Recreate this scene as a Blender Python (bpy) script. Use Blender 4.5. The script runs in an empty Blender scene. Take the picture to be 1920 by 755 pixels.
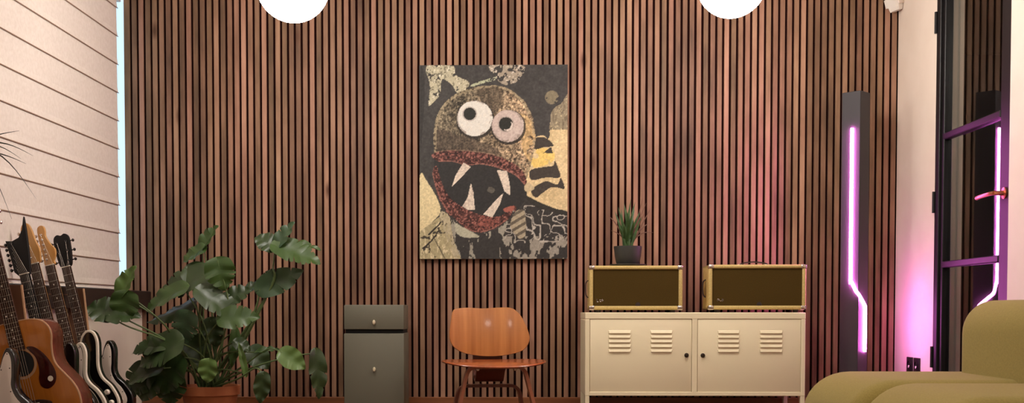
import bpy, bmesh, math, random
import numpy as np
from mathutils import Vector, Matrix
random.seed(7)
PI = math.pi
R = math.radians
C = bpy.context.scene.collection
SC = bpy.context.scene

# ------------------------------------------------------------------ camera
F = 2050.0
YAW, TILT = R(1.2), R(1.9)
CAMZ = 0.64
CAMR = Matrix.Rotation(YAW, 3, 'Z') @ Matrix.Rotation(PI/2 - TILT, 3, 'X')
_d = CAMR.transposed() @ Vector((0, 1, 0))
PX = 958 - F*_d.x/(-_d.z)
PY = 582 + F*_d.y/(-_d.z)
cam = bpy.data.cameras.new('camera')
cam.sensor_width = 36.0
cam.sensor_fit = 'HORIZONTAL'
cam.lens = F*36/1920
cam.shift_x = (960-PX)/1920
cam.shift_y = (PY-377.5)/1920
cam.clip_start = 0.02
camo = bpy.data.objects.new('camera', cam)
camo.matrix_world = Matrix.Translation((0, 0, CAMZ)) @ CAMR.to_4x4()
C.objects.link(camo)
SC.camera = camo

def W(u, v, y):
    """point of the room at depth y seen at picture position u, v"""
    r = CAMR @ Vector(((u-PX)/F, -(v-PY)/F, -1))
    t = y/r.y
    return Vector((r.x*t, y, CAMZ + r.z*t))

# ------------------------------------------------------------------ materials
def srgb(r, g, b):
    f = lambda c: (c/255/12.92) if c/255 <= .04045 else ((c/255+.055)/1.055)**2.4
    return (f(r), f(g), f(b), 1)

def mat(name, col, rough=.5, metal=0, spec=.5, noise=None, coat=0, sheen=0, bump=None, emit=None, trans=0):
    m = bpy.data.materials.new(name)
    m.use_nodes = True
    nt = m.node_tree
    b = nt.nodes['Principled BSDF']
    b.inputs['Base Color'].default_value = col
    b.inputs['Roughness'].default_value = rough
    b.inputs['Metallic'].default_value = metal
    b.inputs['Specular IOR Level'].default_value = spec
    b.inputs['Coat Weight'].default_value = coat
    b.inputs['Coat Roughness'].default_value = .12
    b.inputs['Sheen Weight'].default_value = sheen
    b.inputs['Transmission Weight'].default_value = trans
    if emit:
        b.inputs['Emission Color'].default_value = emit[0]
        b.inputs['Emission Strength'].default_value = emit[1]
    if noise:            # (scale, xyz stretch, second colour, detail)
        tc = nt.nodes.new('ShaderNodeTexCoord')
        mp = nt.nodes.new('ShaderNodeMapping')
        mp.inputs['Scale'].default_value = noise[1]
        nz = nt.nodes.new('ShaderNodeTexNoise')
        nz.inputs['Scale'].default_value = noise[0]
        nz.inputs['Detail'].default_value = noise[3] if len(noise) > 3 else 4
        rp = nt.nodes.new('ShaderNodeValToRGB')
        rp.color_ramp.elements[0].position = .32
        rp.color_ramp.elements[1].position = .68
        rp.color_ramp.elements[0].color = col
        rp.color_ramp.elements[1].color = noise[2]
        nt.links.new(tc.outputs['Object'], mp.inputs['Vector'])
        nt.links.new(mp.outputs['Vector'], nz.inputs['Vector'])
        nt.links.new(nz.outputs['Fac'], rp.inputs['Fac'])
        nt.links.new(rp.outputs['Color'], b.inputs['Base Color'])
    if bump:             # (scale, strength, stretch)
        tc = nt.nodes.new('ShaderNodeTexCoord')
        mp = nt.nodes.new('ShaderNodeMapping')
        mp.inputs['Scale'].default_value = bump[2] if len(bump) > 2 else (1, 1, 1)
        nz = nt.nodes.new('ShaderNodeTexNoise')
        nz.inputs['Scale'].default_value = bump[0]
        nz.inputs['Detail'].default_value = 3
        bp = nt.nodes.new('ShaderNodeBump')
        bp.inputs['Strength'].default_value = bump[1]
        bp.inputs['Distance'].default_value = .004
        nt.links.new(tc.outputs['Object'], mp.inputs['Vector'])
        nt.links.new(mp.outputs['Vector'], nz.inputs['Vector'])
        nt.links.new(nz.outputs['Fac'], bp.inputs['Height'])
        nt.links.new(bp.outputs['Normal'], b.inputs['Normal'])
    return m

def slat_material():
    m = bpy.data.materials.new('walnut slat veneer')
    m.use_nodes = True
    nt = m.node_tree
    L = nt.links.new
    b = nt.nodes['Principled BSDF']
    b.inputs['Roughness'].default_value = .55
    b.inputs['Specular IOR Level'].default_value = .3
    at = nt.nodes.new('ShaderNodeAttribute')
    at.attribute_name = 'slat'
    ge = nt.nodes.new('ShaderNodeNewGeometry')
    sp = nt.nodes.new('ShaderNodeSeparateXYZ')
    L(ge.outputs['Position'], sp.inputs[0])
    # every slat slides the grain by its own amount
    ml = nt.nodes.new('ShaderNodeMath'); ml.operation = 'MULTIPLY'; ml.inputs[1].default_value = 37.0
    L(at.outputs['Fac'], ml.inputs[0])
    def grain(sx, sz, det, neighbour):
        ad = nt.nodes.new('ShaderNodeMath'); ad.operation = 'MULTIPLY_ADD'
        L(ml.outputs[0], ad.inputs[0]); ad.inputs[1].default_value = neighbour; 
        L(sp.outputs['X'], ad.inputs[2])
        cb = nt.nodes.new('ShaderNodeCombineXYZ')
        a = nt.nodes.new('ShaderNodeMath'); a.operation = 'MULTIPLY'; a.inputs[1].default_value = sx
        c = nt.nodes.new('ShaderNodeMath'); c.operation = 'MULTIPLY'; c.inputs[1].default_value = sz
        L(ad.outputs[0], a.inputs[0]); L(sp.outputs['Z'], c.inputs[0])
        L(a.outputs[0], cb.inputs['X']); L(c.outputs[0], cb.inputs['Z'])
        n = nt.nodes.new('ShaderNodeTexNoise')
        n.inputs['Scale'].default_value = 1
        n.inputs['Detail'].default_value = det
        L(cb.outputs[0], n.inputs['Vector'])
        return n
    n1 = grain(260, 3.0, 3, 1.0)       # fine fibres
    n2 = grain(9, 2.2, 4, 0.03)        # broad figure that wanders over neighbouring slats
    mx = nt.nodes.new('ShaderNodeMath'); mx.operation = 'MULTIPLY_ADD'
    L(n2.outputs['Fac'], mx.inputs[0]); mx.inputs[1].default_value = .75
    m2 = nt.nodes.new('ShaderNodeMath'); m2.operation = 'MULTIPLY_ADD'
    L(n1.outputs['Fac'], m2.inputs[0]); m2.inputs[1].default_value = .25
    m3 = nt.nodes.new('ShaderNodeMath'); m3.operation = 'MULTIPLY_ADD'
    L(at.outputs['Fac'], m3.inputs[0]); m3.inputs[1].default_value = .3; m3.inputs[2].default_value = -.15
    L(m3.outputs[0], m2.inputs[2]); L(m2.outputs[0], mx.inputs[2])
    rp = nt.nodes.new('ShaderNodeValToRGB')
    e = rp.color_ramp.elements
    e[0].position = .22; e[0].color = srgb(82, 64, 50)
    e[1].position = .80; e[1].color = srgb(188, 149, 124)
    k = e.new(.42); k.color = srgb(126, 96, 76)
    k = e.new(.58); k.color = srgb(157, 120, 99)
    L(mx.outputs[0], rp.inputs['Fac'])
    # knots
    cb = nt.nodes.new('ShaderNodeCombineXYZ')
    a = nt.nodes.new('ShaderNodeMath'); a.operation = 'MULTIPLY'; a.inputs[1].default_value = 5.2
    c = nt.nodes.new('ShaderNodeMath'); c.operation = 'MULTIPLY'; c.inputs[1].default_value = 1.9
    L(sp.outputs['X'], a.inputs[0]); L(sp.outputs['Z'], c.inputs[0])
    L(a.outputs[0], cb.inputs['X']); L(c.outputs[0], cb.inputs['Z'])
    vo = nt.nodes.new('ShaderNodeTexVoronoi'); vo.inputs['Scale'].default_value = 1.0
    L(cb.outputs[0], vo.inputs['Vector'])
    kr = nt.nodes.new('ShaderNodeMapRange'); kr.inputs['From Min'].default_value = .03; kr.inputs['From Max'].default_value = .12
    L(vo.outputs['Distance'], kr.inputs['Value'])
    mm = nt.nodes.new('ShaderNodeMix'); mm.data_type = 'RGBA'
    mm.inputs[6].default_value = srgb(92, 62, 46)
    L(kr.outputs['Result'], mm.inputs['Factor']); L(rp.outputs['Color'], mm.inputs[7])
    # slight red or olive cast per slat
    cr = nt.nodes.new('ShaderNodeValToRGB')
    cr.color_ramp.elements[0].color = (1.05, .95, .97, 1)
    cr.color_ramp.elements[1].color = (.96, 1.01, .90, 1)
    fr = nt.nodes.new('ShaderNodeMath'); fr.operation = 'FRACT'
    L(ml.outputs[0], fr.inputs[0]); L(fr.outputs[0], cr.inputs['Fac'])
    mu = nt.nodes.new('ShaderNodeMix'); mu.data_type = 'RGBA'; mu.blend_type = 'MULTIPLY'; mu.inputs['Factor'].default_value = 1
    L(mm.outputs[2], mu.inputs[6]); L(cr.outputs['Color'], mu.inputs[7])
    L(mu.outputs[2], b.inputs['Base Color'])
    return m

M = {}
M['slat'] = slat_material()
M['felt'] = mat('black felt backing', srgb(32, 9, 8), .95, spec=.1)
M['plaster'] = mat('cream wall paint', srgb(236, 223, 208), .7, spec=.25, noise=(6, (1, 1, 1), srgb(231, 217, 201)))
M['ceiling'] = mat('white ceiling paint', srgb(232, 224, 212), .8, spec=.2)
M['floor'] = mat('brown wood floor', srgb(86, 52, 30), .4, noise=(3, (14, 1, 1), srgb(108, 68, 40)))
M['skirting'] = mat('brown wood baseboard', srgb(118, 70, 40), .4, noise=(3, (1, 1, 14), srgb(146, 90, 54)))
M['sill'] = mat('dark stained wood', srgb(34, 23, 19), .5, noise=(4, (14, 1, 14), srgb(44, 29, 23)))
M['white_paint'] = mat('white gloss paint', srgb(225, 220, 212), .4)
M['blind'] = mat('woven blind fabric', srgb(218, 207, 198), .85, spec=.15, noise=(60, (1, 1, 1), srgb(210, 198, 188), 2), bump=(400, .15))
M['seam'] = mat('brown blind tape', srgb(150, 122, 102), .8)
M['glass'] = mat('clear glass', (.9, .95, .93, 1), 0, trans=1)
M['black_steel'] = mat('black powder coated steel', srgb(24, 22, 23), .45, spec=.35)
M['copper'] = mat('copper lever metal', srgb(216, 150, 110), .3, metal=1)
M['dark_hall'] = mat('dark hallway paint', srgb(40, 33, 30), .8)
M['grey_hall'] = mat('pale hallway post paint', srgb(208, 200, 188), .7)
M['globe'] = mat('opal glass lit from inside', (1, .95, .86, 1), .3, emit=((1, .945, .875, 1), 42))
M['brass'] = mat('brushed brass', srgb(190, 150, 85), .3, metal=1)
M['cord'] = mat('black cord', srgb(20, 20, 20), .6)
M['steel_cream'] = mat('cream powder coated steel', srgb(240, 228, 194), .38, spec=.4)
M['dark_hole'] = mat('dark lock metal', srgb(58, 46, 36), .4, metal=.6)
M['grey_cab'] = mat('grey green lacquer', srgb(108, 106, 92), .42, spec=.4)
M['knob_pale'] = mat('pale brass knob', srgb(236, 222, 190), .25, metal=.3)
M['shadow_gap'] = mat('black recess', srgb(16, 15, 14), .8)
M['ply'] = mat('glossy bent walnut plywood', srgb(158, 94, 44), .34, coat=.25, bump=(14, .12, (1.2, 1, 22)), noise=(2.2, (9, 1, .5), srgb(196, 130, 70)))
M['ply_seat'] = mat('glossy red brown plywood', srgb(140, 66, 30), .26, coat=.5, noise=(2.2, (9, .6, .6), srgb(172, 88, 42)))
M['ply_leg_lit'] = mat('red brown plywood', srgb(146, 86, 60), .3, coat=.4, noise=(2.2, (3, 3, .6), srgb(164, 100, 72)))  # front leg plywood, its highlights put into a lighter colour
M['ply_shaded'] = mat('shaded red brown plywood', srgb(92, 46, 32), .32, coat=.4, noise=(2.2, (3, 3, .6), srgb(108, 56, 40)))  # same plywood for spine and rear legs, shade put into a darker colour
M['tweed'] = mat('yellow tweed', srgb(190, 164, 96), .7, noise=(260, (1, 1, .4), srgb(212, 188, 124), 2), bump=(300, .3))
M['grille'] = mat('brown grille cloth', srgb(78, 60, 22), .85, spec=.15, noise=(300, (1, 1, 1), srgb(66, 50, 16), 2))
M['chrome'] = mat('nickel metal', srgb(214, 205, 196), .22, metal=1)
M['leather'] = mat('dark leather', srgb(44, 30, 24), .5)
M['pot_dark'] = mat('dark grey glazed pot', srgb(58, 58, 54), .5, noise=(20, (1, 1, 1), srgb(50, 50, 46)))
M['terracotta'] = mat('terracotta', srgb(176, 104, 62), .75, noise=(12, (1, 1, 1), srgb(160, 90, 52)))
M['soil'] = mat('potting soil', srgb(48, 36, 28), .95, bump=(60, 1))
M['leaf_dark'] = mat('dark green leaf', srgb(40, 58, 28), .4, noise=(9, (1, 1, 1), srgb(52, 72, 34)))
M['leaf_mid'] = mat('mid green leaf', srgb(48, 72, 29), .4, noise=(9, (1, 1, 1), srgb(58, 84, 34)))
M['leaf_light'] = mat('light green leaf', srgb(84, 112, 56), .38, noise=(9, (1, 1, 1), srgb(98, 126, 64)))
M['leaf_teal'] = mat('blue green leaf', srgb(48, 70, 46), .4, noise=(9, (1, 1, 1), srgb(68, 92, 62)))
M['stalk'] = mat('green stalk', srgb(88, 108, 64), .45)
M['spike'] = mat('grass green spiky leaf', srgb(44, 72, 32), .5, noise=(30, (1, 1, 1), srgb(64, 92, 46)))
M['spike_brown'] = mat('dry brown leaf', srgb(104, 66, 50), .6)
M['palm'] = mat('dark palm leaf', srgb(48, 50, 40), .5)
M['led_box'] = mat('matt black post', srgb(52, 48, 52), .55)
M['led'] = mat('magenta light tube', (1, .6, .9, 1), .4, emit=((1, .17, .82, 1), 112))
M['olive'] = mat('olive wool upholstery', srgb(142, 126, 66), .9, spec=.15, sheen=.12, noise=(180, (1, 1, 1), srgb(154, 137, 74), 2), bump=(500, .25))
M['socket'] = mat('black plastic', srgb(24, 20, 22), .35)
M['white_plastic'] = mat('white plastic', srgb(232, 226, 216), .4)
M['sunburst'] = mat('amber spruce top', srgb(166, 98, 32), .22, coat=.5, noise=(3, (30, 1, 1), srgb(178, 108, 38)))
M['mahogany'] = mat('dark mahogany', srgb(104, 44, 26), .25, coat=.5, noise=(3, (8, 1, 1), srgb(82, 34, 22)))
M['rosewood'] = mat('rosewood fretboard', srgb(58, 36, 27), .6, spec=.3, noise=(5, (20, 1, 1), srgb(46, 28, 20)))
M['ebony'] = mat('black gloss lacquer', srgb(14, 12, 12), .18, coat=.6)
M['satin_black'] = mat('satin black lacquer', srgb(16, 14, 14), .5, spec=.3)
M['cream_bind'] = mat('cream plastic binding', srgb(232, 222, 204), .35)
M['pickguard_white'] = mat('white pickguard plastic', srgb(226, 212, 200), .3)
M['tortoise'] = mat('dark red pickguard plastic', srgb(70, 22, 18), .18, noise=(30, (1, 1, 1), srgb(48, 16, 14)))
M['maple'] = mat('amber maple', srgb(206, 156, 92), .28, coat=.4, noise=(4, (14, 1, 1), srgb(190, 138, 76)))
M['string'] = mat('steel string', srgb(150, 140, 130), .35, metal=1)
M['pearl'] = mat('pearl inlay', srgb(220, 212, 200), .3)
M['rack'] = mat('dark brown rack wood', srgb(98, 62, 38), .4, noise=(4, (2, 2, .4), srgb(80, 48, 30)))
M['rack_edge'] = mat('pale cut edge of rack wood', srgb(172, 132, 96), .5)

# ------------------------------------------------------------------ mesh helpers
def link(name, bm, m, parent=None, smooth=True, angle=35):
    me = bpy.data.meshes.new(name)
    bmesh.ops.recalc_face_normals(bm, faces=bm.faces[:])
    bm.to_mesh(me); bm.free()
    for x in (m if isinstance(m, (list, tuple)) else [m]):
        me.materials.append(x)
    o = bpy.data.objects.new(name, me)
    C.objects.link(o)
    if parent is not None:
        o.parent = parent
    if smooth:
        me.polygons.foreach_set('use_smooth', [True]*len(me.polygons))
        try:
            me.set_sharp_from_angle(angle=R(angle))
        except Exception:
            pass
    return o

def tag(o, label, cat, group=None, kind=None):
    o['label'] = label; o['category'] = cat
    if group: o['group'] = group
    if kind: o['kind'] = kind
    return o

def thing(name, label, cat, loc=(0, 0, 0), rotz=0, group=None, kind=None):
    o = bpy.data.objects.new(name, None)
    o.empty_display_size = .1
    C.objects.link(o)
    o.location = loc; o.rotation_euler = (0, 0, rotz)
    return tag(o, label, cat, group, kind)

def box(bm, lo, hi, bev=0, seg=2, mi=0):
    vs = [bm.verts.new((x, y, z)) for x in (lo[0], hi[0]) for y in (lo[1], hi[1]) for z in (lo[2], hi[2])]
    idx = [(0, 1, 3, 2), (4, 6, 7, 5), (0, 4, 5, 1), (2, 3, 7, 6), (0, 2, 6, 4), (1, 5, 7, 3)]
    fs = [bm.faces.new([vs[i] for i in f]) for f in idx]
    for f in fs: f.material_index = mi
    if bev:
        es = list({e for f in fs for e in f.edges})
        r = bmesh.ops.bevel(bm, geom=es, offset=bev, segments=seg, profile=.5, affect='EDGES')
        for f in r['faces']: f.material_index = mi
    return vs

def bx(lo, hi, bev=0, seg=2):
    bm = bmesh.new(); box(bm, lo, hi, bev, seg); return bm

def tube(bm, pts, rad, seg=8, mi=0, caps=True):
    pts = [Vector(p) for p in pts]
    n = len(pts)
    rads = rad if isinstance(rad, (list, tuple)) else [rad]*n
    t0 = (pts[1]-pts[0]).normalized()
    up = Vector((0, 0, 1)) if abs(t0.z) < .9 else Vector((1, 0, 0))
    a = t0.cross(up).normalized()
    rings = []
    for i, p in enumerate(pts):
        t = (pts[min(i+1, n-1)] - pts[max(i-1, 0)]).normalized()
        a = (a - t*a.dot(t)).normalized()
        b = t.cross(a)
        rings.append([bm.verts.new(p + (a*math.cos(2*PI*k/seg) + b*math.sin(2*PI*k/seg))*rads[i]) for k in range(seg)])
    for i in range(n-1):
        for k in range(seg):
            f = bm.faces.new((rings[i][k], rings[i][(k+1) % seg], rings[i+1][(k+1) % seg], rings[i+1][k]))
            f.material_index = mi
    if caps:
        bm.faces.new(rings[0][::-1]).material_index = mi
        bm.faces.new(rings[-1]).material_index = mi

def lathe(bm, prof, seg=32, origin=(0, 0, 0), mi=0, M4=None):
    """prof: list of (radius, z); spun about z"""
    o = Vector(origin); rings = []
    for r, z in prof:
        if r < 1e-6:
            rings.append([bm.verts.new(o + Vector((0, 0, z)))])
        else:
            rings.append([bm.verts.new(o + Vector((r*math.cos(2*PI*k/seg), r*math.sin(2*PI*k/seg), z))) for k in range(seg)])
    new = [v for r in rings for v in r]
    for i in range(len(rings)-1):
        A, B = rings[i], rings[i+1]
        for k in range(seg):
            q = (k+1) % seg
            if len(A) == 1 and len(B) == 1: continue
            if len(A) == 1: f = bm.faces.new((A[0], B[q], B[k]))
            elif len(B) == 1: f = bm.faces.new((A[k], A[q], B[0]))
            else: f = bm.faces.new((A[k], A[q], B[q], B[k]))
            f.material_index = mi
    if M4 is not None:
        bmesh.ops.transform(bm, matrix=M4, verts=new)

def spline(pts, sub=6, closed=True):
    n = len(pts); out = []
    P = [Vector((p[0], p[1])) if len(p) == 2 else Vector(p) for p in pts]
    rng = range(n) if closed else range(n-1)
    for i in rng:
        if closed:
            p0, p1, p2, p3 = P[(i-1) % n], P[i], P[(i+1) % n], P[(i+2) % n]
        else:
            p0, p1, p2, p3 = P[max(i-1, 0)], P[i], P[i+1], P[min(i+2, n-1)]
        for k in range(sub):
            t = k/sub
            out.append(.5*((2*p1) + (p2-p0)*t + (2*p0-5*p1+4*p2-p3)*t*t + (3*p1-p0-3*p2+p3)*t**3))
    if not closed: out.append(P[-1])
    return out

def area(P): return .5*sum(P[i].x*P[(i+1) % len(P)].y - P[(i+1) % len(P)].x*P[i].y for i in range(len(P)))

def inset(P, d):
    if area(P) < 0: P = P[::-1]
    n = len(P); out = []
    for i in range(n):
        t = (P[(i+1) % n] - P[i-1]).normalized()
        out.append(P[i] + Vector((-t.y, t.x))*d)
    return out

def prism(bm, P, z0, z1, r=0, mi=0, steps=3):
    """outline P (2D) extruded from z0 to z1 with rounded rims of radius r"""
    if area(P) < 0: P = P[::-1]
    prof = [(0, z0), (0, z1)]
    if r:
        prof = [(r*(1-math.sin(a)), z0 + r*(1-math.cos(a))) for a in [PI/2*k/steps for k in range(steps+1)]]
        prof += [(d, z0+z1-z) for d, z in prof[::-1]]
    rings = []
    for d, z in prof:
        Q = inset(P, d) if d > 1e-7 else P
        rings.append([bm.verts.new((p.x, p.y, z)) for p in Q])
    n = len(P)
    for A, B in zip(rings, rings[1:]):
        for k in range(n):
            bm.faces.new((A[k], A[(k+1) % n], B[(k+1) % n], B[k])).material_index = mi
    bm.faces.new(rings[0][::-1]).material_index = mi
    bm.faces.new(rings[-1]).material_index = mi

def ring_plate(bm, P, d, z0, z1, mi=0):
    """a band that runs along outline P: width d on top, and its outer side"""
    if area(P) < 0: P = P[::-1]
    O = inset(P, -.0008); I = inset(P, d); n = len(P)
    a = [bm.verts.new((p.x, p.y, z0)) for p in O]
    b = [bm.verts.new((p.x, p.y, z1-.002)) for p in O]
    b2 = [bm.verts.new((p.x, p.y, z1)) for p in inset(P, .002)]
    c = [bm.verts.new((p.x, p.y, z1)) for p in I]
    e = [bm.verts.new((p.x, p.y, z0)) for p in I]
    for A, B in ((a, b), (b, b2), (b2, c), (c, e), (e, a)):
        for k in range(n):
            bm.faces.new((A[k], A[(k+1) % n], B[(k+1) % n], B[k])).material_index = mi

def shell(bm, outline, depth, th, nr=10, axis='y'):
    """curved plywood shell; outline: closed 2D polygon, depth(x,z) -> offset"""
    n = len(outline); layers = []
    c = sum(outline, Vector((0, 0)))/n
    for s in (0, 1):
        rings = []
        for i in range(nr+1):
            f = i/nr
            if i == 0:
                p = c; rings.append([bm.verts.new((p.x, depth(p.x, p.y)+s*th, p.y) if axis == 'y' else (p.x, p.y, depth(p.x, p.y)-s*th))])
            else:
                rr = []
                g = 1 - (1-f)**1.5
                if i == nr: ins = .0
                for k in range(n):
                    p = c + (outline[k]-c)*g*(1 if i < nr else .997)
                    d = depth(p.x, p.y)
                    rr.append(bm.verts.new((p.x, d+s*th, p.y) if axis == 'y' else (p.x, p.y, d-s*th)))
                rings.append(rr)
        for i in range(nr):
            A, B = rings[i], rings[i+1]
            for k in range(n):
                q = (k+1) % n
                if i == 0: bm.faces.new((A[0], B[k], B[q]))
                else: bm.faces.new((A[k], B[k], B[q], A[q]))
        layers.append(rings[-1])
    mid = []
    for k in range(n):
        p = c + (outline[k]-c)*1.012
        d = depth(p.x, p.y) + (th/2 if axis == 'y' else -th/2)
        mid.append(bm.verts.new((p.x, d, p.y) if axis == 'y' else (p.x, p.y, d)))
    for A, B in ((layers[0], mid), (mid, layers[1])):
        for k in range(n):
            bm.faces.new((A[k], A[(k+1) % n], B[(k+1) % n], B[k]))

def superellipse(a, b, n, k=64, fx=None):
    out = []
    for i in range(k):
        t = 2*PI*i/k
        c, s = math.cos(t), math.sin(t)
        x = a*math.copysign(abs(c)**(2/n), c); z = b*math.copysign(abs(s)**(2/n), s)
        if fx: x *= fx(z/b)
        out.append(Vector((x, z)))
    return out

def ribbon(bm, path, wid, th, wdir):
    """bent strip: path of 3D points, wid along wdir, th across"""
    path = [Vector(p) for p in path]; wdir = Vector(wdir).normalized(); n = len(path); rings = []
    for i, p in enumerate(path):
        t = (path[min(i+1, n-1)] - path[max(i-1, 0)]).normalized()
        nn = t.cross(wdir).normalized()
        h = wid[i]/2 if isinstance(wid, list) else wid/2
        rings.append([bm.verts.new(p + wdir*sx*h + nn*sn*th/2) for sx, sn in ((-1, -1), (1, -1), (1, 1), (-1, 1))])
    for A, B in zip(rings, rings[1:]):
        for k in range(4):
            bm.faces.new((A[k], A[(k+1) % 4], B[(k+1) % 4], B[k]))
    bm.faces.new(rings[0][::-1]); bm.faces.new(rings[-1])

# ------------------------------------------------------------------ room shell
WY = 6.30                      # face of the slats
XL = W(231.5, 80, WY).x        # left end of the slat panelling
XR = W(1684.5, 60, WY).x       # right wall plane
XP = W(266.5, 600, WY).x       # face of the low wall under the window
CEIL = 2.62

def struct(name, bm, m, label, cat, parent=None, smooth=False):
    o = link(name, bm, m, parent, smooth)
    if parent is None: tag(o, label, cat, kind='structure')
    return o

struct('floor', bx((-2.45, -1.6, -.1), (2.45, WY+.16, 0)), M['floor'], 'brown wooden floor under the furniture', 'floor')
struct('ceiling', bx((-2.45, -1.6, CEIL), (2.45, WY+.16, CEIL+.1)), M['ceiling'], 'plain white ceiling above the globe lamps', 'ceiling')
struct('wall_near', bx((-2.45, -1.7, 0), (2.45, -1.6, CEIL)), M['plaster'], 'plain cream wall behind the viewer', 'wall')

# slatted back wall: felt backing and 112 veneered slats
bm = bmesh.new()
box(bm, (XL, WY+.014, 0), (2.45, WY+.12, CEIL), mi=0)
box(bm, (-2.45, WY+.014, 0), (XL, WY+.12, .655), mi=0)
lay = bm.loops.layers.float_color.new('slat')
gaps = [(245 + (515.3-245)*i/21) if i <= 21 else None for i in range(112)]
pitch = (W(1684, 80, WY).x - W(245, 80, WY).x)/111
x0 = W(245, 80, WY).x - pitch
for i in range(112):
    a = x0 + i*pitch + .0067; b = x0 + (i+1)*pitch - .0067
    if i == 0: a = XL + .002
    val = random.random()
    before = set(bm.faces)
    box(bm, (a, WY, 0.0), (b, WY+.014, CEIL), bev=.001, seg=1, mi=1)
    for f in set(bm.faces) - before:
        f.material_index = 1
        for l in f.loops: l[lay] = (val, val, val, 1)
o = struct('wall_back', bm, [M['felt'], M['slat']], 'back wall clad in vertical walnut slats over black felt', 'wall')

ztop = W(500, 743.5, WY-.02).z
struct('baseboard_back', bx((XP, WY-.022, 0), (XR, WY, ztop), .003, 1), M['skirting'], 'brown wood baseboard along the slatted wall', 'baseboard')

# left wall with window
WIN0, WINZ0, WINZ1 = 2.9, .655, 2.46
bm = bmesh.new()
box(bm, (-2.45, -1.6, 0), (XP, WIN0, CEIL))
box(bm, (-2.45, WIN0, 0), (XP, WY, WINZ0-.005))
box(bm, (-2.45, WIN0, WINZ1), (XP, WY, CEIL))
struct('wall_left', bm, M['plaster'], 'cream left wall around and below the blinded window', 'wall')
bm = bmesh.new()
box(bm, (-2.42, WIN0, WINZ0-.005), (W(250, 560, 6.0).x, WY, .752), bev=.004, seg=1)
struct('trim_1', bm, M['sill'], 'dark wooden window sill under the blind', 'window sill')

win = thing('window_1', 'tall window hidden by the blind, showing a bluish lit edge beside the slats', 'window', (-2.3, 4.6, .752), kind='structure')
def child(bm, name, m, par, smooth=True):
    o = link(name, bm, m, None, smooth)
    o.parent = par
    o.matrix_parent_inverse = Matrix.Translation(par.location).inverted() if par.rotation_euler.z == 0 else par.matrix_basis.inverted()
    return o
bm = bmesh.new()
gx = XL - .012
for y in (WIN0+.03, 4.0, 5.2):
    box(bm, (gx-.06, y-.035, .752), (gx, y+.035, WINZ1), .003, 1)
box(bm, (gx-.06, 6.70, .752), (gx, 6.74, WINZ1), .003, 1)
box(bm, (gx-.06, WIN0, .752), (gx, WY, .80), .003, 1)
box(bm, (gx-.06, WIN0, WINZ1-.05), (gx, WY, WINZ1), .003, 1)
child(bm, 'window_frame', M['white_paint'], win)
child(bx((gx-.035, WIN0, .78), (gx-.029, 6.70, WINZ1-.02)), 'pane', M['glass'], win)

# roman blind
XB = -2.172; YE = 6.03
zb = .757
bl = thing('roman_blind', 'beige roman blind with brown seam lines covering the window on the left', 'blind', (XB, 4.6, zb))
bm = bmesh.new()
fold = .1545
ys = [2.95, YE]
zc = W(224, 490, 6.03).z
nfold = 13
z = zb
levels = [zb, zb+.0215]
zz = W(222.5, 489, YE).z
while zz < 2.56:
    levels.append(zz); zz += fold
for lo, hi in zip(levels, levels[1:]):
    xb0, xb1 = XB + .005, XB          # foot of each fold stands forward
    prof = [(xb0, lo+.002), (xb0-.004, lo+.03 if hi-lo > .06 else lo+.008), (xb1, hi-.006), (xb1-.002, hi+.004)]
    vs = [[bm.verts.new((x, y, zz)) for y in ys] for x, zz in prof]
    bk = [[bm.verts.new((x-.006, y, zz)) for y in ys] for x, zz in prof]
    for i in range(3):
        bm.faces.new((vs[i][0], vs[i][1], vs[i+1][1], vs[i+1][0]))
        bm.faces.new((bk[i][0], bk[i+1][0], bk[i+1][1], bk[i][1]))
        bm.faces.new((vs[i][1], bk[i][1], bk[i+1][1], vs[i+1][1]))
        bm.faces.new((vs[i][0], vs[i+1][0], bk[i+1][0], bk[i][0]))
    bm.faces.new((vs[0][0], bk[0][0], bk[0][1], vs[0][1]))
    bm.faces.new((vs[3][0], vs[3][1], bk[3][1], bk[3][0]))
child(bm, 'blind_fabric', M['blind'], bl, False)
bm = bmesh.new()
for zz in levels[1:]:
    tube(bm, [(XB+.0035, 2.95, zz-.0005), (XB+.0035, YE+.012, zz-.0005)], .0024, 6)
child(bm, 'seam_tape', M['seam'], bl)
child(bx((XB-.05, 2.95, WINZ1-.03), (XB+.006, YE, WINZ1), .003), 'head_rail', M['white_paint'], bl)

# right wall with the steel and glass door
DY0, DY1 = 4.89, 5.735
DH = 2.30
bm = bmesh.new()
box(bm, (XR, -1.6, 0), (XR+.145, DY0, CEIL))
box(bm, (XR, DY1, 0), (XR+.145, WY, CEIL))
box(bm, (XR, DY0, DH), (XR+.145, DY1, CEIL))
struct('wall_right', bm, M['plaster'], 'cream right wall washed pink by the light tube', 'wall')
struct('baseboard_right', bx((XR-.014, -1.6, 0), (XR, DY0-.002, .09), .003, 1), M['white_paint'], 'low white baseboard on the right wall behind the sofa', 'baseboard')
# passage beyond the door
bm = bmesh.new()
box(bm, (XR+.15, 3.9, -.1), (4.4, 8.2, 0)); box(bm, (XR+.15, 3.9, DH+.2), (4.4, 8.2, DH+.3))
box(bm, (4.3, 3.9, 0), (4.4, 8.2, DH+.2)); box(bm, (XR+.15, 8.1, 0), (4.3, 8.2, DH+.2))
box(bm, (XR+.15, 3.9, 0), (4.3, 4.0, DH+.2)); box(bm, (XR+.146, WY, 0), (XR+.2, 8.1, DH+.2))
struct('wall_hallway', bm, M['dark_hall'], 'dark hallway walls seen through the glass door', 'wall')

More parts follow.
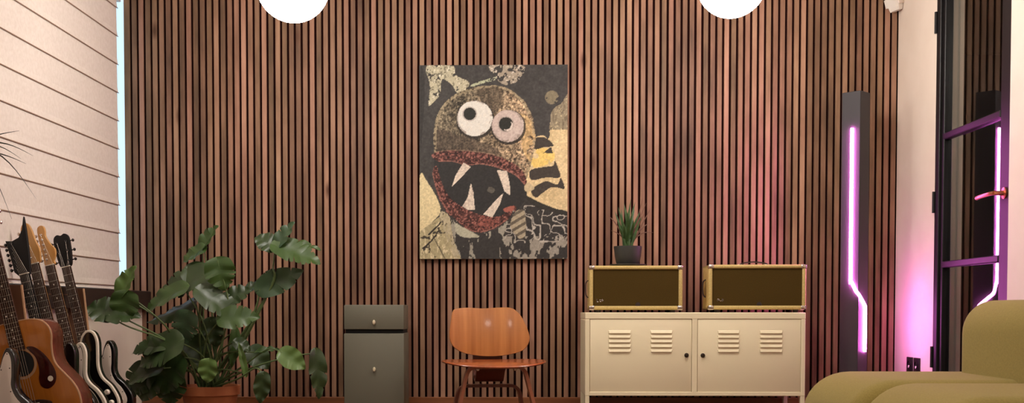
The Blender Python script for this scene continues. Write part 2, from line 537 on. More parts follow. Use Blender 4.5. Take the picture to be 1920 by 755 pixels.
DX = XR + .012
dr = thing('door_1', 'black steel framed glass door with copper lever handle', 'door', (DX, 5.35, 0), kind='structure')
bm = bmesh.new()
fy0, fy1 = DY0+.006, DY1-.004
sl = .05; sr = .095
box(bm, (DX-.014, fy1-.05, .004), (DX+.045, fy1, DH-.004), .003, 1)
box(bm, (DX, fy1-.077, .004), (DX+.045, fy1-.052, DH-.004), .003, 1)
box(bm, (DX, fy0, .004), (DX+.045, DY0+.118, DH-.004), .003, 1)
for z0, z1 in ((.004, .12), (DH-.075, DH-.004)):
    box(bm, (DX, fy0, z0), (DX+.045, fy1, z1), .003, 1)
child(bm, 'door_frame', M['black_steel'], dr)
zm1 = W(1786, 256.5, fy1-.06).z; zm2 = W(1786, 496, fy1-.06).z
for zz in (zm1, zm2):
    bm = bmesh.new()
    box(bm, (DX-.004, DY0+.118, zz-.016), (DX+.04, fy1-.077, zz+.016), .004, 1)
    child(bm, 'glazing_bar', M['black_steel'], dr)
child(bx((DX+.020, DY0+.11, .11), (DX+.026, fy1-.07, DH-.07)), 'pane', M['glass'], dr)
for zz in (2.12, 1.20, .40):
    bm = bmesh.new()
    tube(bm, [(XR-.007, DY1-.006, zz-.055), (XR-.007, DY1-.006, zz+.055)], .008, 10)
    box(bm, (XR-.006, DY1-.012, zz-.05), (DX+.01, DY1-.006, zz+.05))
    child(bm, 'hinge', M['black_steel'], dr)
hy = 4.955; hz = 1.165
bm = bmesh.new()
lathe(bm, [(0, 0), (.026, 0), (.026, .007), (.011, .009), (.0095, .05), (0, .05)], 20,
      M4=Matrix.Translation((DX+.001, hy, hz)) @ Matrix.Rotation(-PI/2, 4, 'Y'))
pts = [(DX-.048, hy-.004, hz), (DX-.056, hy+.03, hz-.001), (DX-.057, hy+.12, hz-.004), (DX-.054, hy+.165, hz-.006)]
tube(bm, spline(pts, 5, False), .0095, 10)
child(bm, 'lever_handle', M['copper'], dr)['label'] = 'copper lever handle'

# sockets on the right wall
for k, (u, nm) in enumerate(((1715.2, 'far'), (1727.6, 'near'))):
    y = F*XR/(u-958)
    s = thing('wall_socket', 'black wall socket low on the pink lit wall, the one nearer the ' + ('slatted wall' if k == 0 else 'glass door'), 'socket', (XR, y, .345), 0, 'paired black wall sockets')
    s.location.y = 6.045 - k*.105
    bm = bmesh.new()
    box(bm, (-.009, -.041, -.041), (0, .041, .041), .003, 2)
    link('cover_plate', bm, M['socket'], s)
    bm = bmesh.new()
    lathe(bm, [(.021, 0), (.021, .004), (.018, .004), (.018, -.006), (0, -.006)], 20, M4=Matrix.Translation((-.009, 0, 0)) @ Matrix.Rotation(-PI/2, 4, 'Y'))
    link('socket_well', bm, M['socket'], s)
    bm = bmesh.new(); box(bm, (-.012, -.009, -.020), (-.008, .009, -.004), .002, 1)
    link('earth_contact', bm, M['white_plastic'], s)

# motion sensor in the corner
p = W(1679, 22, 6.22)
ms = thing('motion_sensor', 'small white motion sensor high in the corner of the slatted wall', 'sensor', (XR-.030, 6.245, p.z+.012), R(28))
bm = bmesh.new()
prof = [Vector((-.034, 0)), Vector((.034, 0)), Vector((.040, .115)), Vector((-.040, .115))]
ring = []
for z, w_, d in ((0, .024, .018), (.02, .030, .026), (.07, .036, .030), (.125, .036, .026)):
    ring.append([bm.verts.new((x*w_, y, z)) for x, y in ((-1, -d), (-.6, -d-.010), (.6, -d-.010), (1, -d), (1, .025), (-1, .025))])
for A, B in zip(ring, ring[1:]):
    for k in range(6): bm.faces.new((A[k], A[(k+1) % 6], B[(k+1) % 6], B[k]))
bm.faces.new(ring[0][::-1]); bm.faces.new(ring[-1])
ms.rotation_euler = (R(-8), R(-14), R(32))
link('sensor_body', bm, M['white_plastic'], ms, False)
bm = bmesh.new(); box(bm, (-.022, -.046, .028), (.022, -.038, .062), .004, 2)
link('lens', bm, M['pickguard_white'], ms)
bm = bmesh.new(); box(bm, (-.015, .02, .03), (.015, .055, .08), .003, 1)
link('bracket', bm, M['white_plastic'], ms)

# ------------------------------------------------------------------ globe pendants
def pendant(u, v, y, rpx, label):
    c = W(u, v, y); r = rpx*y/F
    t = thing('globe_pendant_lamp', label, 'pendant lamp', (c.x, c.y, c.z-r), 0, 'glowing globe pendants')
    bm = bmesh.new()
    lathe(bm, [(r*math.sin(a), r - r*math.cos(a)) for a in [PI*k/32 for k in range(33)]], 48)
    link('globe_shade', bm, M['globe'], t)
    bm = bmesh.new()
    lathe(bm, [(0, 2*r-.012), (.045, 2*r-.010), (.047, 2*r+.025), (.020, 2*r+.045), (.012, 2*r+.07), (0, 2*r+.07)], 24)
    link('lamp_cap', bm, M['brass'], t)
    bm = bmesh.new(); tube(bm, [(0, 0, 2*r+.06), (0, 0, CEIL-(c.z-r)-.02)], .0035, 8)
    link('cord', bm, M['cord'], t)
    bm = bmesh.new(); lathe(bm, [(0, CEIL-(c.z-r)-.03), (.03, CEIL-(c.z-r)-.028), (.05, CEIL-(c.z-r)-.001), (0, CEIL-(c.z-r)-.001)], 24)
    link('ceiling_rose', bm, M['brass'], t)
pendant(549, -28, 4.80, 68, 'left of the two glowing white globe pendant lamps, hanging before the slats')
pendant(1372, -33, 5.02, 64, 'right of the two glowing white globe pendant lamps, hanging above the amplifiers')

# two unseen point lights, added to fill the fronts of sofa and furniture
for k, (x_, y_) in enumerate(((-.95, 2.1), (.95, 2.3))):
    li = bpy.data.lights.new('added_fill_light', 'POINT'); li.energy = 20; li.shadow_soft_size = .15; li.color = (1, .945, .875)
    lo_ = bpy.data.objects.new('added_fill_light', li); lo_.location = (x_, y_, 1.98); C.objects.link(lo_)
li = bpy.data.lights.new('added_hall_light', 'POINT'); li.energy = 11; li.shadow_soft_size = .1; li.color = (1, .9, .78)  # unseen point light, added to brighten the door jamb behind the glass
lo_ = bpy.data.objects.new('added_hall_light', li); lo_.location = (2.95, 4.7, 2.1); C.objects.link(lo_)

# ------------------------------------------------------------------ painting
PU0, PV0, PU1, PV1 = 787.0, 121.0, 1064.5, 485.0
yf = WY - .032
nx, ny = 240, 314
gu, gv = np.meshgrid(np.linspace(PU0, PU1, nx), np.linspace(PV0, PV1, ny))
rng = np.random.RandomState(3)
def vnoise(scale, seed, sx=1.0, sy=1.0, octs=3):
    out = np.zeros_like(gu); amp = 1; tot = 0
    r = np.random.RandomState(seed)
    for o_ in range(octs):
        g = r.rand(64, 64)
        a = (gu-PU0)/scale*sx*2**o_; b = (gv-PV0)/scale*sy*2**o_
        i = np.floor(a).astype(int); j = np.floor(b).astype(int)
        fa = a-i; fb = b-j; fa = fa*fa*(3-2*fa); fb = fb*fb*(3-2*fb)
        v = (g[j % 64, i % 64]*(1-fa)*(1-fb) + g[j % 64, (i+1) % 64]*fa*(1-fb) + g[(j+1) % 64, i % 64]*(1-fa)*fb + g[(j+1) % 64, (i+1) % 64]*fa*fb)
        out += v*amp; tot += amp; amp *= .6
    return out/tot
def zpt(p): return (770 + p[0]/1.8875, 100 + p[1]/1.8875)
def poly(P, wob=0, smooth=True):
    if smooth: P = [(p.x, p.y) for p in spline(P, 5)]
    P = [zpt(p) for p in P]
    X = gu + wob*(vnoise(14, 91)-.5); Y = gv + wob*(vnoise(14, 92)-.5)
    ins = np.zeros(gu.shape, bool); n = len(P)
    for i in range(n):
        x1, y1 = P[i]; x2, y2 = P[(i+1) % n]
        c = ((y1 > Y) != (y2 > Y))
        with np.errstate(divide='ignore', invalid='ignore'):
            xi = (x2-x1)*(Y-y1)/((y2-y1) if y2 != y1 else 1e-9) + x1
        ins ^= c & (X < xi)
    return ins
def circ(cx, cy, r):
    x, y = zpt((cx, cy)); return (gu-x)**2 + (gv-y)**2 < (r/1.8875)**2
img = np.zeros(gu.shape + (3,))
def fill(mask, col, k=1.0):
    m = (mask*k)[..., None] if mask.dtype != bool else mask[..., None]*k
    img[:] = img*(1-m) + np.array(col)*m
fine = vnoise(3.2, 5); mid_ = vnoise(9, 6); big = vnoise(40, 8); scr = vnoise(5, 12, 1.6, .5)
full = np.ones(gu.shape, bool)
fill(full, (64, 62, 60)); img += (mid_[..., None]-.5)*16
# pale scraps above the head
s = poly([(58, 44), (150, 42), (160, 75), (205, 95), (198, 122), (165, 138), (140, 100), (112, 88), (106, 140), (85, 165), (62, 185), (70, 110)], 5)
fill(s & (mid_ > .36), (176, 170, 146)); fill(s & (fine > .62), (120, 116, 98)); fill(s & (scr > .7), (205, 200, 180))
s = poly([(285, 42), (400, 42), (385, 90), (340, 110), (300, 80)], 6); fill(s & (mid_ > .52), (150, 140, 124)); fill(s & (fine > .68), (190, 180, 165))
fill(poly([(215, 110), (255, 95), (300, 82), (300, 92), (258, 104), (220, 116)], 2) & (fine > .4), (160, 164, 138))
fill(poly([(35, 55), (50, 90), (48, 200), (35, 330)]), (52, 50, 48))
# cream field on the right
s = poly([(492, 250), (500, 205), (530, 180), (575, 160), (575, 570), (500, 545), (430, 515), (405, 470), (425, 380), (440, 300), (470, 290), (490, 300)], 4)
fill(s, (202, 182, 142)); img[s] += ((big[s]-.5)*40)[:, None]
s2 = s & (gv < 243); fill(s2, (140, 130, 108)); fill(s2 & (scr > .55), (116, 106, 88))
fill(circ(500, 155, 24) & (mid_ > .45), (120, 112, 92))
fill(s & (fine > .7), (222, 206, 160), .6)
fill(poly([(440, 335), (505, 345), (500, 385), (430, 400)]) & (mid_ > .4), (214, 186, 112))
for P in ([(438, 300), (478, 297), (506, 326), (470, 332), (440, 336)], [(424, 412), (470, 402), (505, 396), (512, 380), (530, 436), (480, 438), (430, 447)],
          [(428, 482), (478, 452), (520, 462), (532, 440), (545, 478), (505, 472), (470, 490), (445, 510)], [(470, 352), (498, 330), (505, 352)]):
    fill(poly(P, 2, len(P) > 3), (66, 60, 54))
# head
hd = poly([(82, 330), (84, 260), (100, 205), (140, 155), (200, 125), (290, 112), (345, 122), (395, 160), (428, 215), (441, 285), (436, 350), (418, 420), (402, 445), (340, 405), (250, 372), (150, 362), (95, 372)], 3)
warm = np.clip((gu - 860)/120, 0, 1)[..., None]
grit = vnoise(2.4, 21, 1, 1, 2); grit2 = vnoise(4.5, 22, 1.4, .8, 3)
k_ = np.clip(.92 + (grit-.5)*1.25 + (grit2-.5)*.9 + (big-.5)*.5, .3, 1.7)[..., None]
base = (np.array((104, 96, 80))*(1-warm) + np.array((152, 131, 106))*warm)*k_
img[:] = np.where(hd[..., None], base, img)
fill(hd & (scr > .66), (172, 158, 132), .45); fill(hd & (fine < .34), (64, 56, 48), .5)
fill(hd & poly([(235, 108), (320, 112), (318, 190), (290, 215), (255, 170)], 5), (72, 64, 54), .6)
fill(hd & poly([(90, 270), (180, 290), (300, 330), (300, 365), (100, 360)], 5), (74, 64, 56), .6)
fill(hd & poly([(385, 215), (440, 260), (430, 380), (395, 330)], 3) & (mid_ > .42), (196, 166, 116), .7)
edge = hd & ~poly([(92, 330), (94, 262), (110, 210), (147, 163), (204, 134), (290, 120), (342, 130), (388, 166), (420, 220), (432, 285), (427, 350), (410, 412), (400, 435), (340, 398), (250, 366), (150, 358), (104, 365)], 3)
fill(edge & (fine > .45), (150, 138, 112), .8)
# mouth
fill(poly([(88, 372), (180, 368), (300, 392), (400, 435), (412, 500), (372, 560), (300, 600), (220, 590), (150, 550), (100, 450)], 2), (50, 49, 48))
lip = poly([(74, 356), (120, 343), (190, 344), (270, 352), (340, 374), (392, 408), (412, 448), (404, 462), (370, 428), (310, 404), (250, 389), (200, 392), (150, 378), (100, 380)], 2)
low = poly([(80, 412), (94, 396), (106, 442), (132, 498), (176, 538), (235, 566), (300, 578), (340, 562), (368, 540), (372, 556), (340, 592), (290, 622), (236, 632), (184, 612), (128, 560), (92, 488)], 2)
for L_ in (lip, low):
    img[:] = np.where(L_[..., None], np.array((90, 58, 53))*np.clip(.95 + (grit-.5)*1.3 + (fine-.5)*.8, .45, 1.6)[..., None], img)
    img[:] = np.where((L_ & (grit > .64))[..., None], img*.5 + np.array((160, 112, 100))*.5, img)
fill(low & poly([(250, 575), (310, 575), (300, 612), (240, 622)]) & (fine > .45), (140, 84, 74), .7)
fill(poly([(330, 548), (366, 538), (362, 555), (336, 560)], 1), (150, 92, 80))
def stroke(P, w_, col, k=.7):
    Q = spline(P, 6, False)
    for a_, b_ in zip(Q, Q[1:]):
        ax, ay = zpt((a_.x, a_.y)); bx_, by_ = zpt((b_.x, b_.y))
        L2 = max((bx_-ax)**2 + (by_-ay)**2, 1e-6)
        tt = np.clip(((gu-ax)*(bx_-ax) + (gv-ay)*(by_-ay))/L2, 0, 1)
        fill((gu-ax-tt*(bx_-ax))**2 + (gv-ay-tt*(by_-ay))**2 < (w_/2)**2, col, k)
stroke([(100, 380), (150, 380), (200, 393), (250, 389), (310, 402), (370, 428), (404, 462)], 2.0, (150, 104, 92))
stroke([(78, 420), (98, 492), (140, 570), (186, 612), (240, 630), (292, 618), (345, 585)], 2.0, (150, 104, 92))
stroke([(84, 348), (150, 340), (230, 346), (300, 358)], 1.6, (150, 122, 104), .6)
tooth = [[(188, 384), (214, 400), (172, 446), (146, 470), (160, 430)], [(214, 458), (223, 490), (229, 552), (205, 553), (184, 540), (202, 510)],
         [(306, 412), (342, 414), (352, 460), (354, 502), (334, 488), (322, 455)], [(330, 492), (318, 530), (290, 580), (258, 568), (292, 530)]]
for P in tooth:
    t_ = poly(P, 1, False); fill(t_, (206, 194, 178)); fill(t_ & (fine > .6), (176, 160, 146), .7)
fill(poly([(280, 470), (300, 480), (292, 492), (272, 486)], 2), (92, 88, 80))
# eyes
for (cx, cy, r, col), (qx, qy, qr) in ((((228, 228), 63, (208, 206, 198)), (210, 212, 22)), (((345, 255), 57, (184, 168, 160)), (338, 249, 25))) if False else \
        (((228, 228, 63, (208, 206, 198)), (210, 212, 22)), ((345, 255, 57, (184, 168, 160)), (338, 249, 25))):
    fill(circ(cx+2, cy+5, r+5) & hd, (44, 40, 36), .8)
    e_ = circ(cx, cy, r); fill(e_, col); fill(e_ & (grit > .6), (178, 172, 162), .45); fill(e_ & ~circ(cx-3, cy-3, r-6) & (mid_ > .5), (140, 128, 118), .7)
    fill(circ(qx, qy, qr+4), (150, 140, 132), .6); fill(circ(qx, qy, qr), (44, 44, 40))
fill(circ(344, 254, 19) & ~circ(338, 249, 19), (196, 186, 176))
# clothes and collar
fill(poly([(35, 425), (60, 452), (98, 520), (104, 566), (70, 600), (36, 640), (28, 560)], 3), (204, 190, 150))
col = poly([(30, 640), (70, 600), (108, 575), (132, 566), (150, 620), (172, 735), (30, 735)], 3)
fill(col, (160, 150, 118)); fill(col & (scr > .6), (196, 184, 150)); fill(col & (mid_ < .36), (70, 64, 54))
for a, b in (((60, 640), (112, 590)), ((75, 640), (120, 725)), ((40, 690), (90, 640))):
    fill(poly([a, (a[0]+5, a[1]+3), (b[0]+5, b[1]+3), b], 3, False), (56, 50, 44))
fill(poly([(105, 575), (135, 575), (165, 700), (185, 735), (160, 735)], 3) & (scr > .4), (170, 160, 134))
bot = poly([(140, 575), (190, 615), (240, 635), (300, 622), (345, 590), (370, 560), (360, 735), (190, 735)], 2)
fill(bot, (58, 56, 54)); fill(bot & (vnoise(11, 33, 1.5, .5) > .60), (170, 166, 150), .8)
fill(poly([(160, 600), (185, 615), (235, 640), (240, 650), (190, 650), (160, 630)], 2), (168, 166, 146))
rt = poly([(395, 540), (420, 520), (470, 545), (575, 575), (575, 740), (330, 740), (345, 600)], 2)
fill(rt, (56, 54, 52))
cell = np.abs(vnoise(17, 44, 1, 1, 1)-.5); cel2 = np.abs(vnoise(12, 45, 1, 1.3, 1)-.5)
fill(rt & ((cell < .035) | (cel2 < .03)) & (gv < 455), (190, 184, 172), .85)
fill(rt & (gv >= 443) & (vnoise(10, 47, 1, .6) > .58), (168, 162, 148), .8)
sc_ = poly([(372, 560), (405, 560), (408, 640), (385, 655), (355, 610)], 2); fill(sc_, (160, 150, 128)); fill(sc_ & (np.sin((gu*.6+gv)*.45) > .2), (84, 78, 68), .8)
fill(poly([(440, 478), (410, 488), (404, 470), (418, 455)], 1), (186, 170, 138))
fill(poly([(404, 500), (450, 522), (510, 548), (575, 566), (575, 578), (500, 560), (440, 540)], 2), (52, 50, 46))
img += (fine[..., None]-.5)*14
img *= (1 + (grit[..., None]-.5)*.22)
img = np.clip((img-62)*1.10 + 58, 20, 236)/255.0
lin = np.where(img <= .04045, img/12.92, ((img+.055)/1.055)**2.4)
bl_, tr_ = W(PU0, PV1, yf), W(PU1, PV0, yf)
pw, ph = tr_.x - bl_.x, tr_.z - bl_.z
pt = thing('canvas_painting', 'tall canvas painting of a snarling googly eyed monster face on the slatted wall', 'painting', ((bl_.x+tr_.x)/2, yf, bl_.z))
me = bpy.data.meshes.new('painted_face')
xs = np.linspace(-pw/2, pw/2, nx); zs = np.linspace(ph, 0, ny)
gx_, gz_ = np.meshgrid(xs, zs)
verts = np.stack([gx_.ravel(), np.full(nx*ny, -.0006), gz_.ravel()], 1)
idx = np.arange(nx*ny).reshape(ny, nx)
faces = np.stack([idx[1:, :-1].ravel(), idx[1:, 1:].ravel(), idx[:-1, 1:].ravel(), idx[:-1, :-1].ravel()], 1)
me.from_pydata(verts.tolist(), [], faces.tolist())
ca = me.color_attributes.new('paint', 'FLOAT_COLOR', 'POINT')
ca.data.foreach_set('color', np.concatenate([lin.reshape(-1, 3), np.ones((nx*ny, 1))], 1).astype(np.float32).ravel())
pm = mat('acrylic paint on canvas', (1, 1, 1, 1), .6, spec=.3)
an = pm.node_tree.nodes.new('ShaderNodeAttribute'); an.attribute_name = 'paint'
pm.node_tree.links.new(an.outputs['Color'], pm.node_tree.nodes['Principled BSDF'].inputs['Base Color'])
me.materials.append(pm)
po = bpy.data.objects.new('painted_face', me); C.objects.link(po); po.parent = pt
bm = bmesh.new(); box(bm, (-pw/2, 0, 0), (pw/2, .0312, ph), .0015, 1)
link('stretched_canvas', bm, mat('raw canvas edge', srgb(188, 178, 160), .8), pt)

# ------------------------------------------------------------------ white steel cabinet
CY = 5.86
wl = W(1097, 650, CY).x; wr = W(1510.5, 650, CY).x
ztop_ = W(1300, 585.5, CY).z; zbot_ = W(1300, 742, CY).z
cb = thing('steel_cabinet', 'cream white steel locker cabinet with louvred doors under the two amplifiers', 'cabinet', ((wl+wr)/2, CY, 0))
cw = wr - wl; cd = .40
bm = bmesh.new()
t = .012
box(bm, (-cw/2, .0, ztop_-.035), (cw/2, cd, ztop_), .003, 1)
box(bm, (-cw/2+.024, .0006, zbot_+.0005), (cw/2-.022, cd-.001, zbot_+.022), .002, 1)
box(bm, (-cw/2+.0004, .0004, zbot_), (-cw/2+.025, cd-.0005, ztop_-.034), .003, 1)
box(bm, (cw/2-.023, .0004, zbot_), (cw/2-.0004, cd-.0005, ztop_-.034), .003, 1)
box(bm, (-cw/2+.01, cd-.012, zbot_+.004), (cw/2-.01, cd-.001, ztop_-.02))
box(bm, (-cw/2+.01, .03, zbot_+.004), (cw/2-.01, .034, ztop_-.02))
ml_, mr_ = W(1297.5, 650, CY).x - cb.location.x, W(1307.5, 650, CY).x - cb.location.x
box(bm, (ml_, .0008, zbot_+.018), (mr_, .05, ztop_-.033), .002, 1)
link('carcass', bm, M['steel_cream'], cb)
zd1, zd0 = W(1300, 598, CY).z, W(1300, 734.5, CY).z
doors = ((-cw/2+.0265, ml_-.0015), (mr_+.0015, cw/2-.0245))
vents = ((1140, 1183.5, 1219, 1261.5), (1345, 1387, 1424, 1468))
for k, (a, b) in enumerate(doors):
    bm = bmesh.new(); box(bm, (a, .004, zd0), (b, .022, zd1), .003, 2)
    d = link('door', bm, M['steel_cream'], cb)
    for u0, u1 in (vents[k][:2], vents[k][2:]):
        x0_, x1_ = W(u0, 640, CY).x - cb.location.x, W(u1, 640, CY).x - cb.location.x
        bm = bmesh.new()
        for v in (618.5, 627, 635.5, 644.5, 653.5):
            zt, zl = W(1300, v, CY).z, W(1300, v+6.2, CY).z
            n = 12; rows = []
            for q, (yy, zz, sh) in enumerate(((.0045, zt, .0), (.0005, zt-.3*(zt-zl), .004), (-.0040, zl+.002, .006), (-.0035, zl, .006), (.0045, zl, .004))):
                rows.append([bm.verts.new((xx, yy, zz)) for xx in (x0_+sh, x1_-sh)])
            for A, B in zip(rows, rows[1:]):
                bm.faces.new((A[0], A[1], B[1], B[0]))
            bm.faces.new([r_[0] for r_ in rows]); bm.faces.new([r_[1] for r_ in rows][::-1])
        link('louvre_vent', bm, M['steel_cream'], d, False)
    kx, kz = (1287.5, 665.5) if k == 0 else (1318, 666)
    kp = W(kx, kz, CY)
    bm = bmesh.new()
    lathe(bm, [(0, .012), (.006, .012), (.0085, .009), (.0085, 0), (.012, -.001), (.012, -.004), (0, -.004)], 20,
          M4=Matrix.Translation((kp.x-cb.location.x, .001, kp.z)) @ Matrix.Rotation(PI/2, 4, 'X'))
    link('lock_knob', bm, M['dark_hole'], d)['label'] = 'small dark lock knob'
for sx in (-1, 1):
    for yy in (.002, cd-.032):
        bm = bmesh.new(); xx = sx*(cw/2-.0125)
        box(bm, (xx-.0115, yy, 0), (xx+.0115, yy+.03, zbot_+.005), .002, 1)
        link('leg', bm, M['steel_cream'], cb)

# ------------------------------------------------------------------ amplifiers
def amp(ul, ur, vt, vb, y, rot, label, handle, glyphs):
    l, r_ = W(ul, vb, y), W(ur, vt, y)
    w, h, d = r_.x - l.x, r_.z - l.z, .245
    feet = l.z - ztop_
    t = thing('tweed_amplifier', label, 'amplifier', ((l.x+r_.x)/2, y, ztop_), rot, 'tweed amplifiers on the steel cabinet')
    f = feet
    bm = bmesh.new()
    th = .021
    P = superellipse(w/2, h/2, 22, 64)
    z0, z1 = f, f+h
    # shell: four rounded boards and a back
    box(bm, (-w/2, 0, z1-th), (w/2, d, z1), .009, 4)
    box(bm, (-w/2, 0, z0), (w/2, d, z0+th), .009, 4)
    box(bm, (-w/2, 0, z0), (-w/2+th, d, z1), .009, 4)
    box(bm, (w/2-th, 0, z0), (w/2, d, z1), .009, 4)
    box(bm, (-w/2+.005, d-.02, z0+.005), (w/2-.005, d-.004, z1-.005))
    link('tweed_box', bm, M['tweed'], t)
    bm = bmesh.new(); box(bm, (-w/2+th-.002, .010, z0+th-.002), (w/2-th+.002, .022, z1-th+.002), .002, 1)
    link('grille_cloth', bm, M['grille'], t)
    for sx in (-1, 1):
        for zz, sz in ((z0, 1), (z1, -1)):
            bm = bmesh.new()
            s = .023; e = .0016
            x_o = sx*(w/2+e)
            lo_x, hi_x = sorted((x_o, x_o - sx*(s+.008)))
            za, zb_ = sorted((zz-sz*e, zz+sz*s))
            box(bm, (lo_x, -e, za), (hi_x, .030, zb_), .006, 3)
            link('corner_protector', bm, M['chrome'], t)
    for sx in (-1, 1):
        for yy in (.03, d-.03):
            bm = bmesh.new(); lathe(bm, [(0, 0), (.013, 0), (.016, f+.001), (0, f+.001)], 16, (sx*(w/2-.05), yy, 0))
            link('foot', bm, M['leather'], t)
    # side strap handle
    bm = bmesh.new()
    pts = [(-w/2-.001, d*.5, z0+h*.28), (-w/2-.014, d*.5, z0+h*.36), (-w/2-.015, d*.5, z0+h*.6), (-w/2-.001, d*.5, z0+h*.68)]
    ribbon(bm, spline(pts, 5, False), .026, .005, (0, 1, 0))
    link('side_strap', bm, M['leather'], t)
    bm = bmesh.new(); lathe(bm, [(0, .006), (.012, .005), (.015, 0), (0, 0)], 16, M4=Matrix.Translation((.012, .012, z0+th+.006)) @ Matrix.Rotation(PI/2, 4, 'X'))
    link('control_tab', bm, M['leather'], t)  # small dark unlit control tab at the bottom centre
    if handle:
        bm = bmesh.new()
        pts = [(-.075, d*.5, z1+.002), (-.06, d*.5, z1+.012), (0, d*.5, z1+.019), (.06, d*.5, z1+.012), (.075, d*.5, z1+.002)]
        ribbon(bm, spline(pts, 5, False), .026, .006, (0, 1, 0))
        hd_ = link('top_handle', bm, M['leather'], t)
        for sx in (-1, 1):
            bm = bmesh.new(); box(bm, (sx*.075-.014, d*.5-.016, z1-.001), (sx*.075+.014, d*.5+.016, z1+.006), .003, 2)
            link('handle_cap', bm, M['chrome'], hd_)
    bm = bmesh.new()
    bx0 = -w/2+th+.020; bz0 = z0+th+.022
    for x_a, z_a, x_b, z_b in glyphs:
        tube(bm, [(bx0+x_a*.001, .0085, bz0+z_a*.001), (bx0+x_b*.001, .0085, bz0+z_b*.001)], .0013, 6)
    link('maker_badge', bm, M['chrome'], t)['label'] = 'tiny silver script badge'
    return t, z1, d
g1 = [(0, 0, 0, 16), (0, 0, 9, 1), (14, 10, 20, 11), (22, 12, 26, 8), (30, 16, 28, 8), (30, 2, 34, 10), (16, 2, 24, 2)]
g2 = [(8, 14, 8, 3), (8, 14, 17, 13), (19, 5, 24, 2), (24, 2, 28, 5), (33, 16, 33, 1), (38, 14, 37, 3), (14, 8, 18, 8)]
a1, az, ad = amp(1105, 1280, 497.5, 580.5, 5.895, R(-1.5), 'yellow tweed amplifier at the left, carrying the small spiky potted plant', False, g1)
a2, az2, ad2 = amp(1329, 1511.5, 495.5, 580, 5.885, R(-2.5), 'yellow tweed amplifier at the right, with a dark strap handle on top', True, g2)

# ------------------------------------------------------------------ spiky potted plant on the left amplifier
pc = W(1177, 494, 6.02)
sp_ = thing('spiky_potted_plant', 'small spiky green plant in a dark grey pot on the left amplifier', 'potted plant', (pc.x, 6.02, ztop_ + az))
ppx = F/6.02
bm = bmesh.new()
lathe(bm, [(0, .010), (.056, .010), (.064, .020), (.072, .06), (.077, .104), (.077, .110), (.071, .110), (.067, .094), (0, .094)], 40)
link('pot', bm, M['pot_dark'], sp_)
bm = bmesh.new(); lathe(bm, [(0, 0), (.085, 0), (.100, .008), (.100, .012), (.094, .012), (.083, .006), (0, .006)], 40)
link('saucer', bm, M['pot_dark'], sp_)
bm = bmesh.new(); lathe(bm, [(0, .098), (.03, .098), (.0665, .0945)], 24); link('soil', bm, M['soil'], sp_)
def blade(bm, base, tip, sag, wid, n=9):
    base, tip = Vector(base), Vector(tip)
    d = tip-base; side = d.cross(Vector((0, -1, .25))).normalized()
    rows = []
    for i in range(n+1):
        f = i/n
        p = base + d*f + Vector((0, 0, sag*math.sin(PI*f)))
        h = wid*(.55 + .6*f)*(1-f**2.2)/1.0 + .0004
        nrm = side.cross(d).normalized()
        rows.append([bm.verts.new(p - side*h), bm.verts.new(p - nrm*h*.45), bm.verts.new(p + side*h), bm.verts.new(p + nrm*h*.15)])
    for A, B in zip(rows, rows[1:]):
        for k in range(4): bm.faces.new((A[k], A[(k+1) % 4], B[(k+1) % 4], B[k]))
    bm.faces.new(rows[0][::-1]); bm.faces.new(rows[-1])
def rel(u, v, dy): return W(u, v, 6.02+dy) - Vector(sp_.location)
tips = [(1159, 388, .0), (1164, 402, -.05), (1170, 380, .03), (1176, 396, -.06), (1181, 384, .04), (1186, 398, -.05), (1191, 378, .02), (1190, 392, .05),
        (1157, 410, -.03), (1168, 410, .05), (1195, 408, -.04), (1183, 374, .0), (1173, 404, -.03), (1198, 415, .03), (1162, 420, .06), (1188, 412, -.07), (1178, 408, .06),
        (1200, 396, .0), (1153, 396, .02), (1203, 405, -.02), (1165, 392, .05), (1174, 390, -.02), (1187, 388, .03), (1160, 425, -.05), (1194, 424, .05), (1180, 416, -.08), (1170, 422, -.07)]
for i, (u, v, dy) in enumerate(tips):
    bm = bmesh.new()
    b = Vector((random.uniform(-.02, .02), random.uniform(-.02, .02), .096))
    blade(bm, b, rel(u, v, dy), .006, .0098)
    link('leaf', bm, M['spike'], sp_)
for u, v, dy, sag in ((1138, 402, .0, .03), (1216, 418, .02, .022), (1226, 436, -.02, .035), (1212, 380, .03, .0), (1208, 400, -.03, .01), (1146, 432, .03, .02), (1205, 372, .0, 0), (1219, 392, .01, .004)):
    bm = bmesh.new()
    blade(bm, (random.uniform(-.02, .02), 0, .096), rel(u, v, dy), sag, .0042)
    link('leaf', bm, M['spike_brown'], sp_)['label'] = 'dry brown leaf'

# ------------------------------------------------------------------ grey cabinet
GY = 5.90
gl, gr_ = W(645, 680, GY).x, W(757.5, 680, GY).x
gt = W(700, 571, GY).z; gm1 = W(700, 617, GY).z; gm0 = W(700, 624.5, GY).z
gc = thing('grey_drawer_cabinet', 'narrow grey green cabinet with a drawer over a door, left of the wooden chair', 'cabinet', ((gl+gr_)/2, GY, 0))
gw = gr_-gl; gd = .27
bm = bmesh.new()
box(bm, (-gw/2, .016, .0), (gw/2, gd, gm0), .003, 2)
box(bm, (-gw/2+.002, .016, gm1-.001), (gw/2-.002, gd, gt), .003, 2)
link('carcass', bm, M['grey_cab'], gc)
bm = bmesh.new(); box(bm, (-gw/2+.006, .02, gm0-.004), (gw/2-.006, gd-.01, gm1+.004)); link('shadow_gap', bm, M['shadow_gap'], gc)
bm = bmesh.new(); box(bm, (-gw/2+.001, 0, gm1), (gw/2-.001, .0165, gt-.003), .003, 2); dw = link('drawer', bm, M['grey_cab'], gc)
bm = bmesh.new(); box(bm, (-gw/2, 0, .03), (gw/2, .0165, gm0-.002), .003, 2); dd = link('door', bm, M['grey_cab'], gc)
